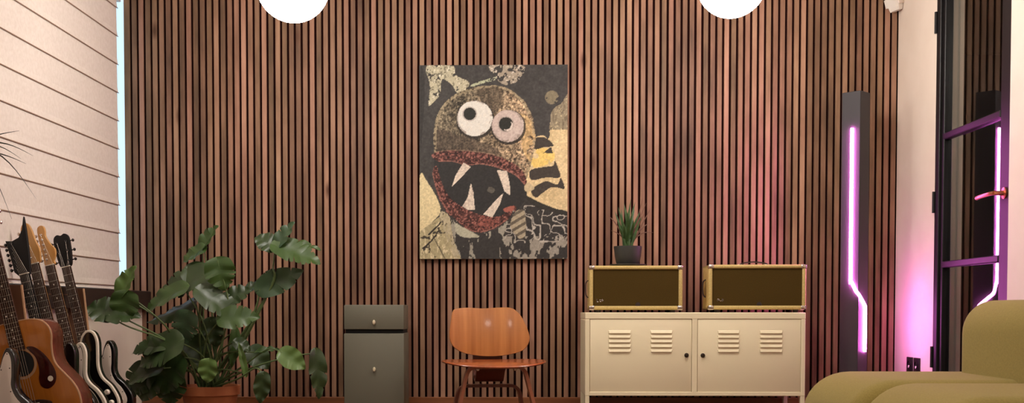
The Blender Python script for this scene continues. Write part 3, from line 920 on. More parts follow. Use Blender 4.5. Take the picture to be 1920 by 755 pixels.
for u, v, par in ((701.5, 604, dw), (702, 692, dd)):
    kp = W(u, v, GY)
    bm = bmesh.new()
    lathe(bm, [(0, .020), (.007, .018), (.010, .012), (.008, .005), (.006, 0), (0, 0)], 20, M4=Matrix.Translation((kp.x-gc.location.x, .001, kp.z)) @ Matrix.Rotation(PI/2, 4, 'X') @ Matrix.Diagonal((.85, 1.35, 1, 1)))
    link('knob', bm, M['knob_pale'], par)['label'] = 'small pale metal knob'

# ------------------------------------------------------------------ bent plywood chair
ch = thing('plywood_lounge_chair', 'low bent plywood lounge chair of glossy red brown wood', 'chair', (-.085, 5.58, 0), R(9))
cm = ch.matrix_basis.copy(); cm = Matrix.Translation(ch.location) @ Matrix.Rotation(R(9), 4, 'Z')
ci = cm.inverted()
bc = ci @ W(914, 622, 5.80)
fx = lambda q: 1.0 - .115*max(q+.1, 0)**1.3 - .06*max(-q-.1, 0)**2
BO = [(820, 137), (900, 129), (1000, 134), (1100, 129), (1185, 131), (1236, 172), (1270, 240), (1291, 310), (1284, 362), (1250, 405), (1178, 431), (1080, 444), (980, 442), (880, 424), (815, 394), (780, 350), (772, 295), (783, 215), (797, 157)]
out = [Vector((p.x, p.y)) for p in spline([((x-1030)/3.511/353, (287-z)/3.511/353) for x, z in BO[::-1]], 5)]
bm = bmesh.new()
def back_y(x, z): return .0 - .055*(abs(x)/.21)**2.2 + .10*(z/.13)*.18 + .010*(z/.13)**2
shell(bm, out, back_y, .010, 12, 'y')
bk_ = link('backrest', bm, M['ply'], ch, True, 60)
bk_.location = (bc.x, .205, bc.z)
sc0 = ci @ W(928, 684, 5.50)
out = superellipse(.262, .215, 2.7, 80, lambda q: 1 - .05*max(q, 0) - .02*max(-q, 0))
bm = bmesh.new()
def seat_z(x, y): return .006*(abs(x)/.26)**2.0 - .011*max(0, -y/.215)**2.5 + .004*max(0, y/.215)**2 - .003*(1-(x/.26)**2)
shell(bm, out, seat_z, .011, 12, 'z')
st = link('seat', bm, M['ply_seat'], ch, True, 60)
SZ = W(930, 677.5, 5.52).z
st.location = (sc0.x, -.03, SZ)
def u_path(hf, ht, z, y, rad, yo=0):
    P = [(-hf, y+yo, 0.0), (-(ht+.004), y, z-rad*1.2)]
    for k in range(1, 7):
        a = PI/2*k/6
        P.append((-ht + rad*(1-math.cos(a)), y, z - rad + rad*math.sin(a)))
    P2 = [(-p[0], p[1], p[2]) for p in P[::-1]]
    return P + P2
bm = bmesh.new(); ribbon(bm, u_path(.228, .150, SZ-.024, -.125, .045, -.03), .058, .016, (0, 1, 0))
fl = link('front_leg_frame', bm, M['ply_leg_lit'], ch); fl.location.x = sc0.x
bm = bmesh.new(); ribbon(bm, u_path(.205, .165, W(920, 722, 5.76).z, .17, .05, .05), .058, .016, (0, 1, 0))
rl = link('rear_leg_frame', bm, M['ply_shaded'], ch); rl.location.x = sc0.x*.3 + bc.x*.7
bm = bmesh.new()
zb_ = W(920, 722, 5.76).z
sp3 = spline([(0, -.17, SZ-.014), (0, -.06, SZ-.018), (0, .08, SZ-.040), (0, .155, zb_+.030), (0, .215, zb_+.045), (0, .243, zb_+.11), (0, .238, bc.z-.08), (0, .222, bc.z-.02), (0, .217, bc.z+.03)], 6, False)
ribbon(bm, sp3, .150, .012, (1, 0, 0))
spn = link('lumbar_spine', bm, M['ply_shaded'], ch); spn.location.x = bc.x
for sx in (-1, 1):
    bm = bmesh.new(); lathe(bm, [(0, .016), (.009, .014), (.012, 0), (0, 0)], 14, M4=Matrix.Translation((sc0.x + sx*.095, -.145, SZ-.050)) @ Matrix.Rotation(PI/2, 4, 'X'))
    bmesh.ops.translate(bm, verts=bm.verts, vec=(0, .012, .018))
    link('shock_mount', bm, M['chrome'], ch)

# ------------------------------------------------------------------ light tube post
ND = 5.93
nc = W(1611, 400, ND)
s_ = .107
post = thing('light_tube_post', 'square black corner post lamp with a bent magenta neon tube', 'floor lamp', (nc.x, ND, 0), R(45))
# local frame: near edge at origin, local x runs along the right face, local y along the left face
ztp = W(1611, 169, ND).z
bm = bmesh.new(); box(bm, (0, 0, 0), (s_, s_, ztp), .002, 1)
link('post_body', bm, M['led_box'], post)
bm = bmesh.new(); box(bm, (-.02, -.02, 0), (s_+.02, s_+.02, .012), .003, 2)
link('base_plate', bm, M['led_box'], post)
za, zb2, zc_, zd, ze = W(1594, 241, 5.97).z, W(1596, 528, 5.97).z, W(1611, 551, ND).z, W(1624, 572, 5.96).z, W(1624, 659, 5.96).z
tl, tr2 = .045, .074; o_ = -.0025
pts = [(o_, tl, za), (o_, tl, (za+zb2)/2), (o_, tl, zb2+.02), (o_, tl-.002, zb2+.004), (o_, tl-.010, zb2-.008), (o_, .012, zc_+.016), (o_, o_+.004, zc_+.004), (o_+.004, o_, zc_-.004), (.012, o_, zc_-.012),
       (tr2-.012, o_, zd+.006), (tr2-.003, o_, zd-.006), (tr2, o_, zd-.02), (tr2, o_, (zd+ze)/2), (tr2, o_, ze)]
bm = bmesh.new(); tube(bm, spline(pts, 4, False), .0085, 10)
link('light_tube', bm, M['led'], post)['label'] = 'glowing magenta tube'

# ------------------------------------------------------------------ sofa
sf = thing('sofa', 'olive green wool sofa with rounded cushions along the right wall', 'sofa', (1.6, 3.2, 0))
def rprof(x0, x1, z0, z1, rad):
    """closed XZ section; rad: radii for (x0,z0),(x1,z0),(x1,z1),(x0,z1)"""
    P = []
    cs = [(x0, z0, 1, 1, PI, rad[0]), (x1, z0, -1, 1, 1.5*PI, rad[1]), (x1, z1, -1, -1, 0, rad[2]), (x0, z1, 1, -1, PI/2, rad[3])]
    for x, z, sx, sz, a0, r in cs:
        rx, rz = (r if isinstance(r, tuple) else (r, r))
        for k in range(10):
            a = a0 + PI/2*k/9
            P.append(Vector((x+sx*rx + rx*math.cos(a), z+sz*rz + rz*math.sin(a))))
    return P
def cushion(name, prof, y0, y1, r, par, bulge=None):
    bm = bmesh.new()
    rings = []
    ns = 8
    st_ = []
    for k in range(ns+1):
        a = PI/2*k/ns
        st_.append((y0 + r*(1-math.sin(a)), r*(1-math.cos(a))))
    st_ = st_[::-1]
    seq = [(y0 + r*(1-math.sin(PI/2*k/ns)), r*(1-math.cos(PI/2*k/ns))) for k in range(ns, -1, -1)]
    seq = [(y, d) for y, d in seq][::1]
    lo = [(y0 + r - r*math.cos(PI/2*k/ns), r - r*math.sin(PI/2*k/ns)) for k in range(ns+1)]
    hi = [(y1+y0-y, d) for y, d in lo[::-1]]
    for y, d in lo + hi:
        Q = inset(prof, d) if d > 1e-6 else prof
        if area(Q) < 0: Q = Q[::-1]
        rings.append([bm.verts.new((p.x, y, p.y)) for p in Q])
    n = len(prof)
    for A, B in zip(rings, rings[1:]):
        for k in range(n): bm.faces.new((A[k], A[(k+1) % n], B[(k+1) % n], B[k]))
    bm.faces.new(rings[0][::-1]); bm.faces.new(rings[-1])
    bmesh.ops.translate(bm, verts=bm.verts, vec=-Vector(par.location))
    return link(name, bm, M['olive'], par, True, 70)
xs0 = W(1535, 752, 3.92).x
ps = rprof(xs0, 1.98, .06, .413, (.05, .04, .04, (.17, .155)))
if area(ps) < 0: ps = ps[::-1]
cushion('seat_cushion', ps, 3.56, 4.20, .085, sf)
ps2 = rprof(xs0+.0, 1.98, .06, .413, (.05, .04, .04, (.17, .155)))
if area(ps2) < 0: ps2 = ps2[::-1]
cushion('seat_cushion', ps2, 2.86, 3.53, .085, sf)
xb = W(1815, 640, 4.0).x
pb_ = rprof(xb, 2.10, .10, W(1880, 562, 3.9).z, (.05, .05, .09, (.11, .12)))
if area(pb_) < 0: pb_ = pb_[::-1]
cushion('backrest', pb_, 3.40, 4.12, .085, sf)
cushion('backrest', pb_, 2.64, 3.37, .085, sf)
bm = bmesh.new(); box(bm, (xs0+.08, 2.9, 0), (2.0, 4.1, .07), .01, 2); bmesh.ops.translate(bm, verts=bm.verts, vec=-Vector(sf.location))
link('base', bm, M['black_steel'], sf)

# ------------------------------------------------------------------ monstera
mc = W(394, 722, 5.70)
mo = thing('monstera_plant', 'large dark green monstera in a terracotta pot before the slatted wall', 'potted plant', (mc.x, 5.70, 0))
pr = 55*5.70/F; pz = mc.z
bm = bmesh.new()
lathe(bm, [(0, 0), (pr*.68, 0), (pr*.70, .01), (pr*.93, pz-.05), (pr*.94, pz-.048), (pr, pz-.046), (pr*1.01, pz), (pr*.93, pz), (pr*.90, pz-.03), (0, pz-.03)], 48)
link('pot', bm, M['terracotta'], mo)
bm = bmesh.new(); lathe(bm, [(0, pz-.018), (pr*.5, pz-.02), (pr*.915, pz-.028)], 32); link('soil', bm, M['soil'], mo)

def leaf_mesh(L, Wd, splits, fold, droop, seed):
    rnd = random.Random(seed)
    bm = bmesh.new()
    N = 72 if splits else 28
    cols = (0, .3, .62, .85, 1.0)
    cuts = [(.20 + .66*(k+.5)/max(splits-1, 1) + rnd.uniform(-.02, .02), rnd.uniform(.3, .55)) for k in range(max(splits-1, 1))] if splits else []
    rows = []
    us = [-.13 + 1.13*i/N for i in range(N+1)]
    for side in (-1, 1):
        cc = [(u + rnd.uniform(-.015, .015), f) for u, f in cuts]
        grid = []
        for i, u in enumerate(us):
            q = (u+.13)/1.13
            w_ = Wd*(math.sin(PI*min(q**.62, 1)))**.85 if 0 < q < 1 else 0.0
            w_ = w_*.92 + .04*Wd*math.sin(PI*q)
            fac = 1.0
            for cu, cf in cc:
                dd_ = abs(u-cu)/.020
                if dd_ < 1: fac = min(fac, cf + (1-cf)*dd_**.6)
            row = []
            for c in cols:
                x = side*w_*c*fac
                y = L*u + L*.20*abs(x)/Wd*(.7 if u > .15 else (u/.15)*.7) - (L*.05 if c == 0 and u < 0 else 0)*0
                if u < 0: y = max(y, L*u) if c > 0 else 0.0
                if c == 0 and u < 0: y = 0.0
                z = fold*abs(x) - droop*L*max(u, 0)**2 - droop*.6*abs(x)**2/max(Wd, .001) + .005*math.sin(u*17+side)*c
                row.append(bm.verts.new((x, y, z)))
            grid.append(row)
        for A, B in zip(grid, grid[1:]):
            for k in range(len(cols)-1):
                f = (A[k], A[k+1], B[k+1], B[k])
                bm.faces.new(f)
    bmesh.ops.remove_doubles(bm, verts=bm.verts, dist=.0002)
    bmesh.ops.dissolve_degenerate(bm, edges=bm.edges, dist=.0001)
    return bm

def add_leaf(base, tip, y, wpx, nrm, splits, m, fold=.25, droop=.12, dy=0, stalk=None, seed=0):
    """base and tip of the blade as picture positions at depth y; dy: tip nearer (-) or farther (+)"""
    b = W(base[0], base[1], y); tp = W(tip[0], tip[1], y+dy)
    d = tp-b; L = d.length; t_ = d.normalized()
    n_ = Vector(nrm); n_ = (n_ - t_*n_.dot(t_)).normalized()
    x_ = t_.cross(n_)
    bm = leaf_mesh(L, wpx*y/F/2, splits, fold, droop, seed)
    lf = link('leaf', bm, M[m], mo, True, 80)
    Mx = Matrix((x_, t_, n_)).transposed().to_4x4(); Mx.translation = b - Vector(mo.location)
    lf.matrix_local = Mx
    # stalk from the soil to the blade
    s0 = Vector((random.uniform(-.05, .05), random.uniform(-.05, .05), pz-.025))
    s1 = b - Vector(mo.location)
    if stalk is None:
        ctrl = s0.lerp(s1, .55) + Vector((-(s1.x-s0.x)*.22, 0, abs(s1.x-s0.x)*.16 + .02))
        ps_ = [s0, ctrl, s1]
    else:
        ps_ = [s0] + [W(u, v, yy)-Vector(mo.location) for u, v, yy in stalk] + [s1]
    cs = spline(ps_, 8, False)
    bm = bmesh.new(); tube(bm, [Mx.inverted() @ p for p in cs], [.0062 - .0034*i/(len(cs)-1) for i in range(len(cs))], 7)
    link('stalk', bm, M['stalk'], lf)
FN = (0, -1, .35)
LV = [
 # base, tip, depth, width px, normal, splits, material
 ((383, 466), (338, 488), 5.62, 40, (-.2, -.7, .7), 3, 'leaf_mid', dict(fold=.3, droop=.15)),
 ((380, 464), (411, 423), 5.64, 34, (-.5, -.8, .3), 4, 'leaf_mid', dict(fold=.5, droop=-.05)),
 ((408, 488), (421, 545), 5.46, 62, (.1, -1, .25), 5, 'leaf_mid', dict(fold=.2, droop=.1, stalk=[(428, 590, 5.5)])),
 ((385, 512), (282, 556), 5.55, 74, (-.1, -.75, .65), 5, 'leaf_dark', dict(fold=.2, droop=.18)),
 ((352, 505), (400, 540), 5.60, 60, (0, -.8, .6), 4, 'leaf_dark', {}),
 ((345, 540), (262, 575), 5.50, 52, (-.2, -.7, .7), 4, 'leaf_mid', dict(fold=.3, droop=.22)),
 ((360, 566), (280, 612), 5.62, 50, (.3, .5, -.6), 3, 'leaf_dark', {}),
 ((352, 588), (336, 646), 5.48, 66, (-.3, -.9, .3), 5, 'leaf_teal', dict(fold=.1, droop=.2)),
 ((375, 545), (452, 592), 5.45, 62, (.1, -.75, .7), 5, 'leaf_dark', dict(fold=.25, droop=.2)),
 ((414, 598), (486, 590), 5.42, 52, (.05, -.9, .45), 4, 'leaf_mid', dict(fold=.2, droop=.12)),
 ((430, 560), (470, 540), 5.62, 44, (.1, -.8, .6), 3, 'leaf_dark', {}),
 ((462, 540), (494, 532), 5.70, 26, (0, -.7, .7), 2, 'leaf_dark', {}),
 ((488, 542), (570, 506), 5.62, 50, (-.35, -.9, -.15), 3, 'leaf_teal', dict(fold=.15, droop=-.05, stalk=[(470, 600, 5.64)])),
 ((488, 538), (514, 503), 5.66, 26, (.4, .6, .5), 2, 'leaf_dark', dict(stalk=[(470, 600, 5.64)])),
 ((516, 462), (477, 440), 5.60, 44, (0, -.85, .5), 3, 'leaf_dark', dict(fold=.2, droop=.25, stalk=[(505, 545, 5.62), (512, 500, 5.6)])),
 ((518, 462), (552, 415), 5.60, 32, (-.4, -.9, .2), 3, 'leaf_teal', dict(fold=.4, droop=.0, stalk=[(505, 545, 5.62), (512, 500, 5.6)])),
 ((518, 460), (602, 488), 5.58, 62, (.1, -.72, .7), 6, 'leaf_mid', dict(fold=.15, droop=.1, stalk=[(505, 545, 5.62), (512, 500, 5.6)])),
 ((520, 458), (600, 455), 5.66, 34, (0, -.6, .8), 3, 'leaf_mid', dict(fold=.2, droop=.2, stalk=[(505, 545, 5.62), (512, 500, 5.6)])),
 ((214, 590), (162, 572), 5.30, 62, (0, -.8, .6), 3, 'leaf_dark', dict(fold=.3, droop=.1, stalk=[(330, 650, 5.5), (240, 600, 5.3)])),
 ((204, 590), (260, 584), 5.28, 62, (.1, -.7, .7), 3, 'leaf_dark', dict(fold=.3, droop=.25, stalk=[(330, 650, 5.5), (236, 610, 5.3)])),
 ((227, 552), (259, 499), 5.32, 40, (-.45, -.9, .1), 2, 'leaf_light', dict(fold=.5, droop=-.1, stalk=[(330, 640, 5.5), (300, 600, 5.4)])),
 ((238, 550), (230, 602), 5.29, 62, (0, -.95, .3), 3, 'leaf_mid', dict(fold=.2, droop=.05, stalk=[(330, 640, 5.5), (300, 600, 5.4)])),
 ((335, 640), (252, 678), 5.42, 80, (-.2, -.8, .55), 5, 'leaf_dark', dict(fold=.2, droop=.2)),
 ((300, 690), (232, 712), 5.46, 60, (-.1, -.6, .8), 3, 'leaf_dark', dict(fold=.3, droop=.2)),
 ((330, 668), (300, 740), 5.50, 78, (-.2, -.95, .1), 5, 'leaf_dark', {}),
 ((290, 700), (262, 752), 5.52, 62, (-.1, -.9, .3), 3, 'leaf_dark', {}),
 ((318, 640), (240, 650), 5.46, 56, (-.1, -.7, .7), 4, 'leaf_dark', dict(fold=.2, droop=.25)),
 ((280, 690), (238, 742), 5.54, 66, (-.2, -.9, .2), 4, 'leaf_dark', {}),
 ((320, 700), (318, 760), 5.56, 70, (0, -.95, .2), 4, 'leaf_dark', {}),
 ((350, 640), (390, 690), 5.60, 70, (0, -.9, .4), 4, 'leaf_dark', {}),
 ((392, 676), (388, 718), 5.38, 42, (-.1, -.95, .25), 0, 'leaf_light', dict(fold=.2, droop=.1)),
 ((528, 660), (573, 690), 5.46, 44, (.15, -.95, .25), 0, 'leaf_light', dict(fold=.25, droop=.1, stalk=[(450, 690, 5.55), (500, 655, 5.5)])),
 ((592, 662), (602, 748), 5.56, 40, (.6, -.8, .1), 3, 'leaf_dark', dict(fold=.2, droop=.1, stalk=[(470, 690, 5.6), (545, 668, 5.58)])),
 ((494, 702), (487, 757), 5.44, 34, (.2, -.95, .1), 0, 'leaf_dark', dict(fold=.2, droop=.1, stalk=[(445, 710, 5.5), (478, 690, 5.46)])),
 ((482, 660), (524, 652), 5.52, 18, (0, -.6, .8), 0, 'leaf_mid', dict(fold=.5, droop=.1)),
 ((470, 655), (505, 690), 5.62, 46, (.2, -.9, .3), 0, 'leaf_dark', {}),
 ((440, 640), (470, 655), 5.55, 30, (.1, -.8, .6), 0, 'leaf_dark', {}),
 ((440, 620), (436, 690), 5.60, 24, (.5, -.8, .1), 0, 'leaf_mid', dict(fold=.5)),
 ((395, 600), (405, 650), 5.62, 44, (0, -.9, .4), 2, 'leaf_dark', {}),
 ((460, 700), (448, 640), 5.50, 14, (.4, -.9, 0), 0, 'leaf_light', dict(fold=.7)),
]
for i, (b, t_, y, w_, n_, spl, m, kw) in enumerate(LV):
    add_leaf(b, t_, y, w_, n_, spl, m, seed=i, **kw)

# ------------------------------------------------------------------ palm whose leaf tips reach in at the left
pl = thing('palm_plant', 'dark thin pointed leaf tips of a palm reaching in at the left edge', 'potted plant', (-1.88, 3.72, 0))
bm = bmesh.new(); lathe(bm, [(0, 0), (.11, 0), (.145, .26), (.15, .28), (.135, .28), (.13, .25), (0, .25)], 32); link('pot', bm, M['pot_dark'], pl)
bm = bmesh.new(); tube(bm, [(0, 0, .24), (.01, 0, .7), (-.02, 0, 1.17)], [.022, .018, .014], 10); link('trunk', bm, M['spike_brown'], pl)
for u, v, dy, sag in ((62, 292, .02, .05), (49, 307, -.05, .03), (68, 373, .05, .09), (36, 245, .0, .02), (22, 410, -.03, .1), (40, 298, .1, .05), (-60, 200, .1, .05), (-150, 230, -.2, .05), (-90, 420, -.1, .1)):
    bm = bmesh.new()
    b = Vector((-.02, 0, 1.16)); tip = W(u, v, 3.72+dy) - Vector(pl.location)
    n = 12; rows = []; d = tip-b; side = d.cross(Vector((0, 1, .1))).normalized()
    for i in range(n+1):
        f = i/n; p = b + d*f + Vector((0, 0, sag*math.sin(PI*f)))
        h = .0042*(1-f)**.8*(.4+.6*min(1, f*4)) + .0003
        rows.append([bm.verts.new(p-side*h), bm.verts.new(p+Vector((0, -.002, 0))), bm.verts.new(p+side*h), bm.verts.new(p+Vector((0, .001, 0)))])
    for A, B in zip(rows, rows[1:]):
        for k in range(4): bm.faces.new((A[k], A[(k+1) % 4], B[(k+1) % 4], B[k]))
    link('leaf', bm, M['palm'], pl)

# ------------------------------------------------------------------ guitars and their rack
AL = R(13)
def sp2(P, s=.01, sub=5): return [Vector((p.x*s, p.y*s)) for p in spline(P, sub)]
S_BODY = [(0, 0), (8, .9), (13.6, 4.6), (16.2, 11), (14.6, 17), (11.6, 21.5), (10.7, 25.2), (11.8, 30), (12.9, 35), (12.2, 38.7), (10.3, 39.4), (8.4, 37.2), (6.5, 33.6), (3.9, 31.6), (2.8, 32.2),
          (-2.8, 33), (-4.5, 35), (-6.8, 39), (-9.3, 43.2), (-12, 44.4), (-14, 42.4), (-14.3, 38), (-13, 33), (-11.5, 28.5), (-11.2, 24.5), (-12.8, 20), (-15.5, 15), (-16.3, 9), (-13, 3), (-6.5, .3)]
S_GUARD = [(2.6, 32.6), (3.9, 30.8), (6.4, 32.4), (8.7, 36.3), (10.6, 37.9), (11.3, 35), (10.2, 29.6), (9.0, 25.2), (9.8, 20.8), (12.4, 16), (13.4, 11), (11.2, 8.2), (7, 9.8), (3.5, 13), (-3, 13.6), (-7.5, 14.8), (-9.2, 21), (-8.7, 27), (-10.8, 34), (-10.2, 37.4), (-6.8, 36), (-4, 33.2)]
W_BODY = [(0, 0), (8, .8), (14, 4.5), (16.3, 11), (14.6, 18), (11.4, 23), (10.7, 28), (11.9, 34), (12.9, 39.5), (12.0, 43.6), (9.2, 45), (6.2, 43), (4.2, 39), (2.9, 36),
          (-2.9, 36), (-4.2, 39), (-6.2, 43), (-9.2, 45), (-12.0, 43.6), (-12.9, 39.5), (-11.9, 34), (-10.7, 28), (-11.4, 23), (-14.6, 18), (-16.3, 11), (-14, 4.5), (-8, .8)]
HEADS = {
 'paddle': ([(-2.1, 0), (-2.7, 3), (-3.1, 10), (-2.7, 15.5), (-1, 17.8), (1.0, 17.4), (2.1, 14), (2.5, 10), (3.5, 6), (3.1, 2.4), (2.1, 0)], [(-1, k) for k in range(6)]),
 'scroll': ([(-2.1, 0), (-2.4, 4), (-2.4, 15.5), (-1.0, 18), (0.8, 17.7), (1.2, 15.5), (.9, 13), (2.2, 9.3), (3.7, 6.7), (3.4, 4), (2.2, 1.6), (2.1, 0)], [(-1, k) for k in range(6)]),
 'three': ([(-2.1, 0), (-3.3, 3.2), (-3.8, 9), (-3.6, 14), (-1.8, 15.6), (0, 15.0), (1.8, 15.6), (3.6, 14), (3.8, 9), (3.3, 3.2), (2.1, 0)], [(s, k*2) for s in (-1, 1) for k in range(3)]),
 'pointed': ([(-2.4, -.5), (-4.2, 1.6), (-4.7, 8), (-5.7, 15.6), (-2.9, 14.9), (.2, 15.8), (2.2, 18.8), (3.9, 24.2), (3.9, 18), (3.6, 11), (2.9, 3), (2.3, -.5)], [(-1, k) for k in range(6)]),
}
def strat_pts(P, sharp=False): return sp2(P, .01, 1 if sharp else 5)

def guitar_root(loc, label):
    t = thing('guitar', label, 'guitar', loc, 0, 'guitars in the rack under the window')
    t.matrix_world = Matrix.Translation(loc) @ Matrix.Rotation(R(-2), 4, 'Z') @ Matrix.Rotation(PI/2, 4, 'X') @ Matrix.Rotation(AL, 4, 'Z')
    return t

def neck_parts(t, y0, y1, zf, head, neckm, headm, nutw=.0215, endw=.028, boardm='rosewood', headdz=0, pegm='chrome', acoustic=False, ybr=.115):
    # neck shaft
    bm = bmesh.new(); rows = []
    for i in range(9):
        f = i/8; y = y0-.03 + (y1-y0+.03)*f; w_ = endw + (nutw-endw)*f; dp = .022 - .003*f
        rows.append([bm.verts.new((w_*math.cos(a), y, zf-.004 - dp*math.sin(a)*.95)) for a in [PI*k/8 for k in range(9)]])
    for A, B in zip(rows, rows[1:]):
        for k in range(8): bm.faces.new((A[k], A[k+1], B[k+1], B[k]))
        bm.faces.new((A[8], A[0], B[0], B[8]))
    bm.faces.new(rows[0]); bm.faces.new(rows[-1][::-1])
    nk = link('neck', bm, M[neckm], t)
    # fretboard with frets and dots
    bm = bmesh.new()
    ye = y0 - (.115 if acoustic else .045)
    ws = lambda y: (endw + (nutw-endw)*(y-y0)/(y1-y0))*1.0
    v = []
    for y in (ye, y1):
        w_ = ws(y)
        v.append([bm.verts.new((sx*w_, y, z)) for sx, z in ((-1, zf-.004), (1, zf-.004), (1, zf+.0015), (.6, zf+.0028), (-.6, zf+.0028), (-1, zf+.0015))])
    for k in range(6): bm.faces.new((v[0][k], v[0][(k+1) % 6], v[1][(k+1) % 6], v[1][k]))
    bm.faces.new(v[0][::-1]); bm.faces.new(v[1])
    sl_ = y1 - ybr
    fr = [y1 - sl_*(1-2**(-k/12)) for k in range(1, 22)]
    for y in fr:
        if y > ye+.004: box(bm, (-ws(y), y-.0012, zf+.001), (ws(y), y+.0012, zf+.0042), mi=1)
    for k in (3, 5, 7, 9, 12, 15, 17):
        y = (fr[k-1]+fr[k-2])/2 if k > 1 else fr[0]
        for dx in ((-.011, .011) if k == 12 else (0,)):
            bmesh.ops.create_circle(bm, cap_ends=True, radius=.0036, segments=10, matrix=Matrix.Translation((dx, y, zf+.0035)))
            bm.faces.ensure_lookup_table(); bm.faces[-1].material_index = 2
    link('fretboard', bm, [M[boardm], M['string'], M['pearl']], t, False)
    # headstock
    P, pegs = HEADS[head]
    sharp = head == 'pointed'
    O = [Vector((p[0]*.01, p[1]*.01)) for p in P] if sharp else [Vector((p.x*.01, p.y*.01)) for p in spline(P, 4)]
    bm = bmesh.new(); prism(bm, O, -.014, 0, .0015)
    hs = link('headstock', bm, M[headm], t)
    hs.location = (0, y1+.002, zf - .001)
    hs.rotation_euler = (R(-7 if headdz else 0), 0, 0)
    if not headdz: hs.location.z = zf-.006
    bm = bmesh.new(); box(bm, (-nutw, y1, zf-.003), (nutw, y1+.004, zf+.0045), .0008, 1); link('nut', bm, M['cream_bind'], t)
    ppos = []
    for k, (sx, q) in enumerate(pegs):
        yy = .028 + q*.0225
        # edge of the headstock at that height
        xe = [p.x for p in O if abs(p.y-yy) < .02 and p.x*sx > 0]
        ex = (max(xe) if sx > 0 else min(xe)) if xe else sx*.025
        if sharp: ex = -.043 - .0014*q
        bm = bmesh.new()
        tube(bm, [(ex-sx*.012, yy, -.008), (ex+sx*.011, yy, -.008)], .0028, 8)
        lathe(bm, [(0, -.009), (.005, -.008), (.0075, -.003), (.0075, .003), (.005, .008), (0, .009)], 12, M4=Matrix.Translation((ex+sx*.013, yy, -.008)) @ Matrix.Diagonal((.8, 1, .7, 1)))
        lathe(bm, [(.005, 0), (.005, .003), (.003, .004), (.003, .011), (0, .011)], 10, (ex - sx*.017, yy, -.0005))
        link('tuning_peg', bm, M[pegm], hs)
        ppos.append((ex - sx*.017, yy))
    for k in range(6):
        f = (k-2.5)/2.5
        bm = bmesh.new()
        px_, py_ = ppos[k] if len(pegs) == 6 else (0, .05)
        tube(bm, [(f*.026, ybr, zf+.010), (f*nutw*.8, y1+.002, zf+.0048), (px_, y1+.002+py_, zf-.001+.004-(math.tan(R(7))*py_ if headdz else 0))], .0006, 5)
        link('string', bm, M['string'], t)

def electric(loc, label, outline, bodym, guard, bind, head, headm, neckm, nut=.770, boardm='rosewood', pegm='chrome', knobm='cream_bind', bodyw=.045, headdz=1, bindw=.009):
    t = guitar_root(loc, label)
    O = sp2(outline)
    bm = bmesh.new(); prism(bm, O, -bodyw, 0, .006, 0, 4)
    link('body', bm, M[bodym], t)
    if bind:
        bm = bmesh.new(); ring_plate(bm, O, bindw, -.012, .0012); link('binding', bm, M[bind], t)['label'] = 'pale edge binding'
    zf = .010
    if guard:
        bm = bmesh.new(); prism(bm, sp2(S_GUARD), -.001, .0022, .0006, 0, 2)
        g = link('pickguard', bm, M[guard], t)
        gp = sp2(S_GUARD)
        for q in inset(gp, .006)[::9]:
            bm = bmesh.new(); lathe(bm, [(0, .0012), (.002, .0008), (.0026, 0)], 8, (q.x, q.y, .0022)); link('screw', bm, M['dark_hole'], g)
    for y, sl_ in ((.165, .16), (.215, 0), (.265, 0)) if guard else ((.17, 0), (.27, 0)):
        bm = bmesh.new(); box(bm, (-.036, -.010 if guard else -.019, 0), (.036, .010 if guard else .019, .010), .004, 2)
        bmesh.ops.rotate(bm, verts=bm.verts, cent=(0, 0, 0), matrix=Matrix.Rotation(-sl_, 3, 'Z')); bmesh.ops.translate(bm, verts=bm.verts, vec=(0, y, 0))
        link('pickup', bm, M['cream_bind' if guard else 'chrome'], t)
    bm = bmesh.new(); box(bm, (-.040, .100, 0), (.040, .125, .009), .002, 2)
    for k in range(6): box(bm, (-.034+k*.0117, .104, .008), (-.025+k*.0117, .124, .0125), .001, 1)
    link('bridge', bm, M['chrome'], t)
    for x, y in (((.082, .150), (.103, .115), (.105, .085)) if guard else ((.120, .160), (.128, .110), (.085, .125), (.095, .075))):
        bm = bmesh.new(); lathe(bm, [(0, .016), (.009, .016), (.0105, .013), (.0125, .002), (.0125, 0), (0, 0)], 20, (x, y, .001))
        link('control_knob', bm, M[knobm], t)
    bm = bmesh.new(); lathe(bm, [(0, .012), (.004, .012), (.006, .004), (.004, 0), (0, 0)], 12, M4=Matrix.Translation((0, .001, -.022)) @ Matrix.Rotation(PI/2, 4, 'X')); link('strap_button', bm, M['chrome'], t)
    neck_parts(t, .335, nut, zf, head, neckm, headm, boardm=boardm, headdz=headdz, pegm=pegm)
    return t

GX, GZ = -1.893, .092
electric((GX, 4.03, GZ), 'black guitar with a big white pickguard, cut off by the lower left corner', S_BODY, 'ebony', 'pickguard_white', None, 'scroll', 'maple', 'maple', headdz=0)
electric((GX+.012, 4.56, GZ+.004), 'guitar with a pointed black headstock, its body hidden behind the acoustic guitar', S_BODY, 'ebony', None, None, 'pointed', 'satin_black', 'satin_black', nut=.715, boardm='satin_black', pegm='ebony')
electric((GX, 4.71, GZ), 'black guitar with thick white rim and maple paddle headstock, just behind the acoustic', S_BODY, 'ebony', 'pickguard_white', 'cream_bind', 'paddle', 'maple', 'maple', headdz=0, bindw=.013)
electric((GX, 4.87, GZ), 'black round horned guitar with cream edge and one pale knob showing', W_BODY, 'ebony', None, 'cream_bind', 'scroll', 'maple', 'maple', headdz=0)
electric((GX, 5.05, GZ), 'rearmost guitar, white pickguard on black, black headstock with pegs both sides', S_BODY, 'ebony', 'pickguard_white', None, 'three', 'satin_black', 'satin_black', pegm='ebony')

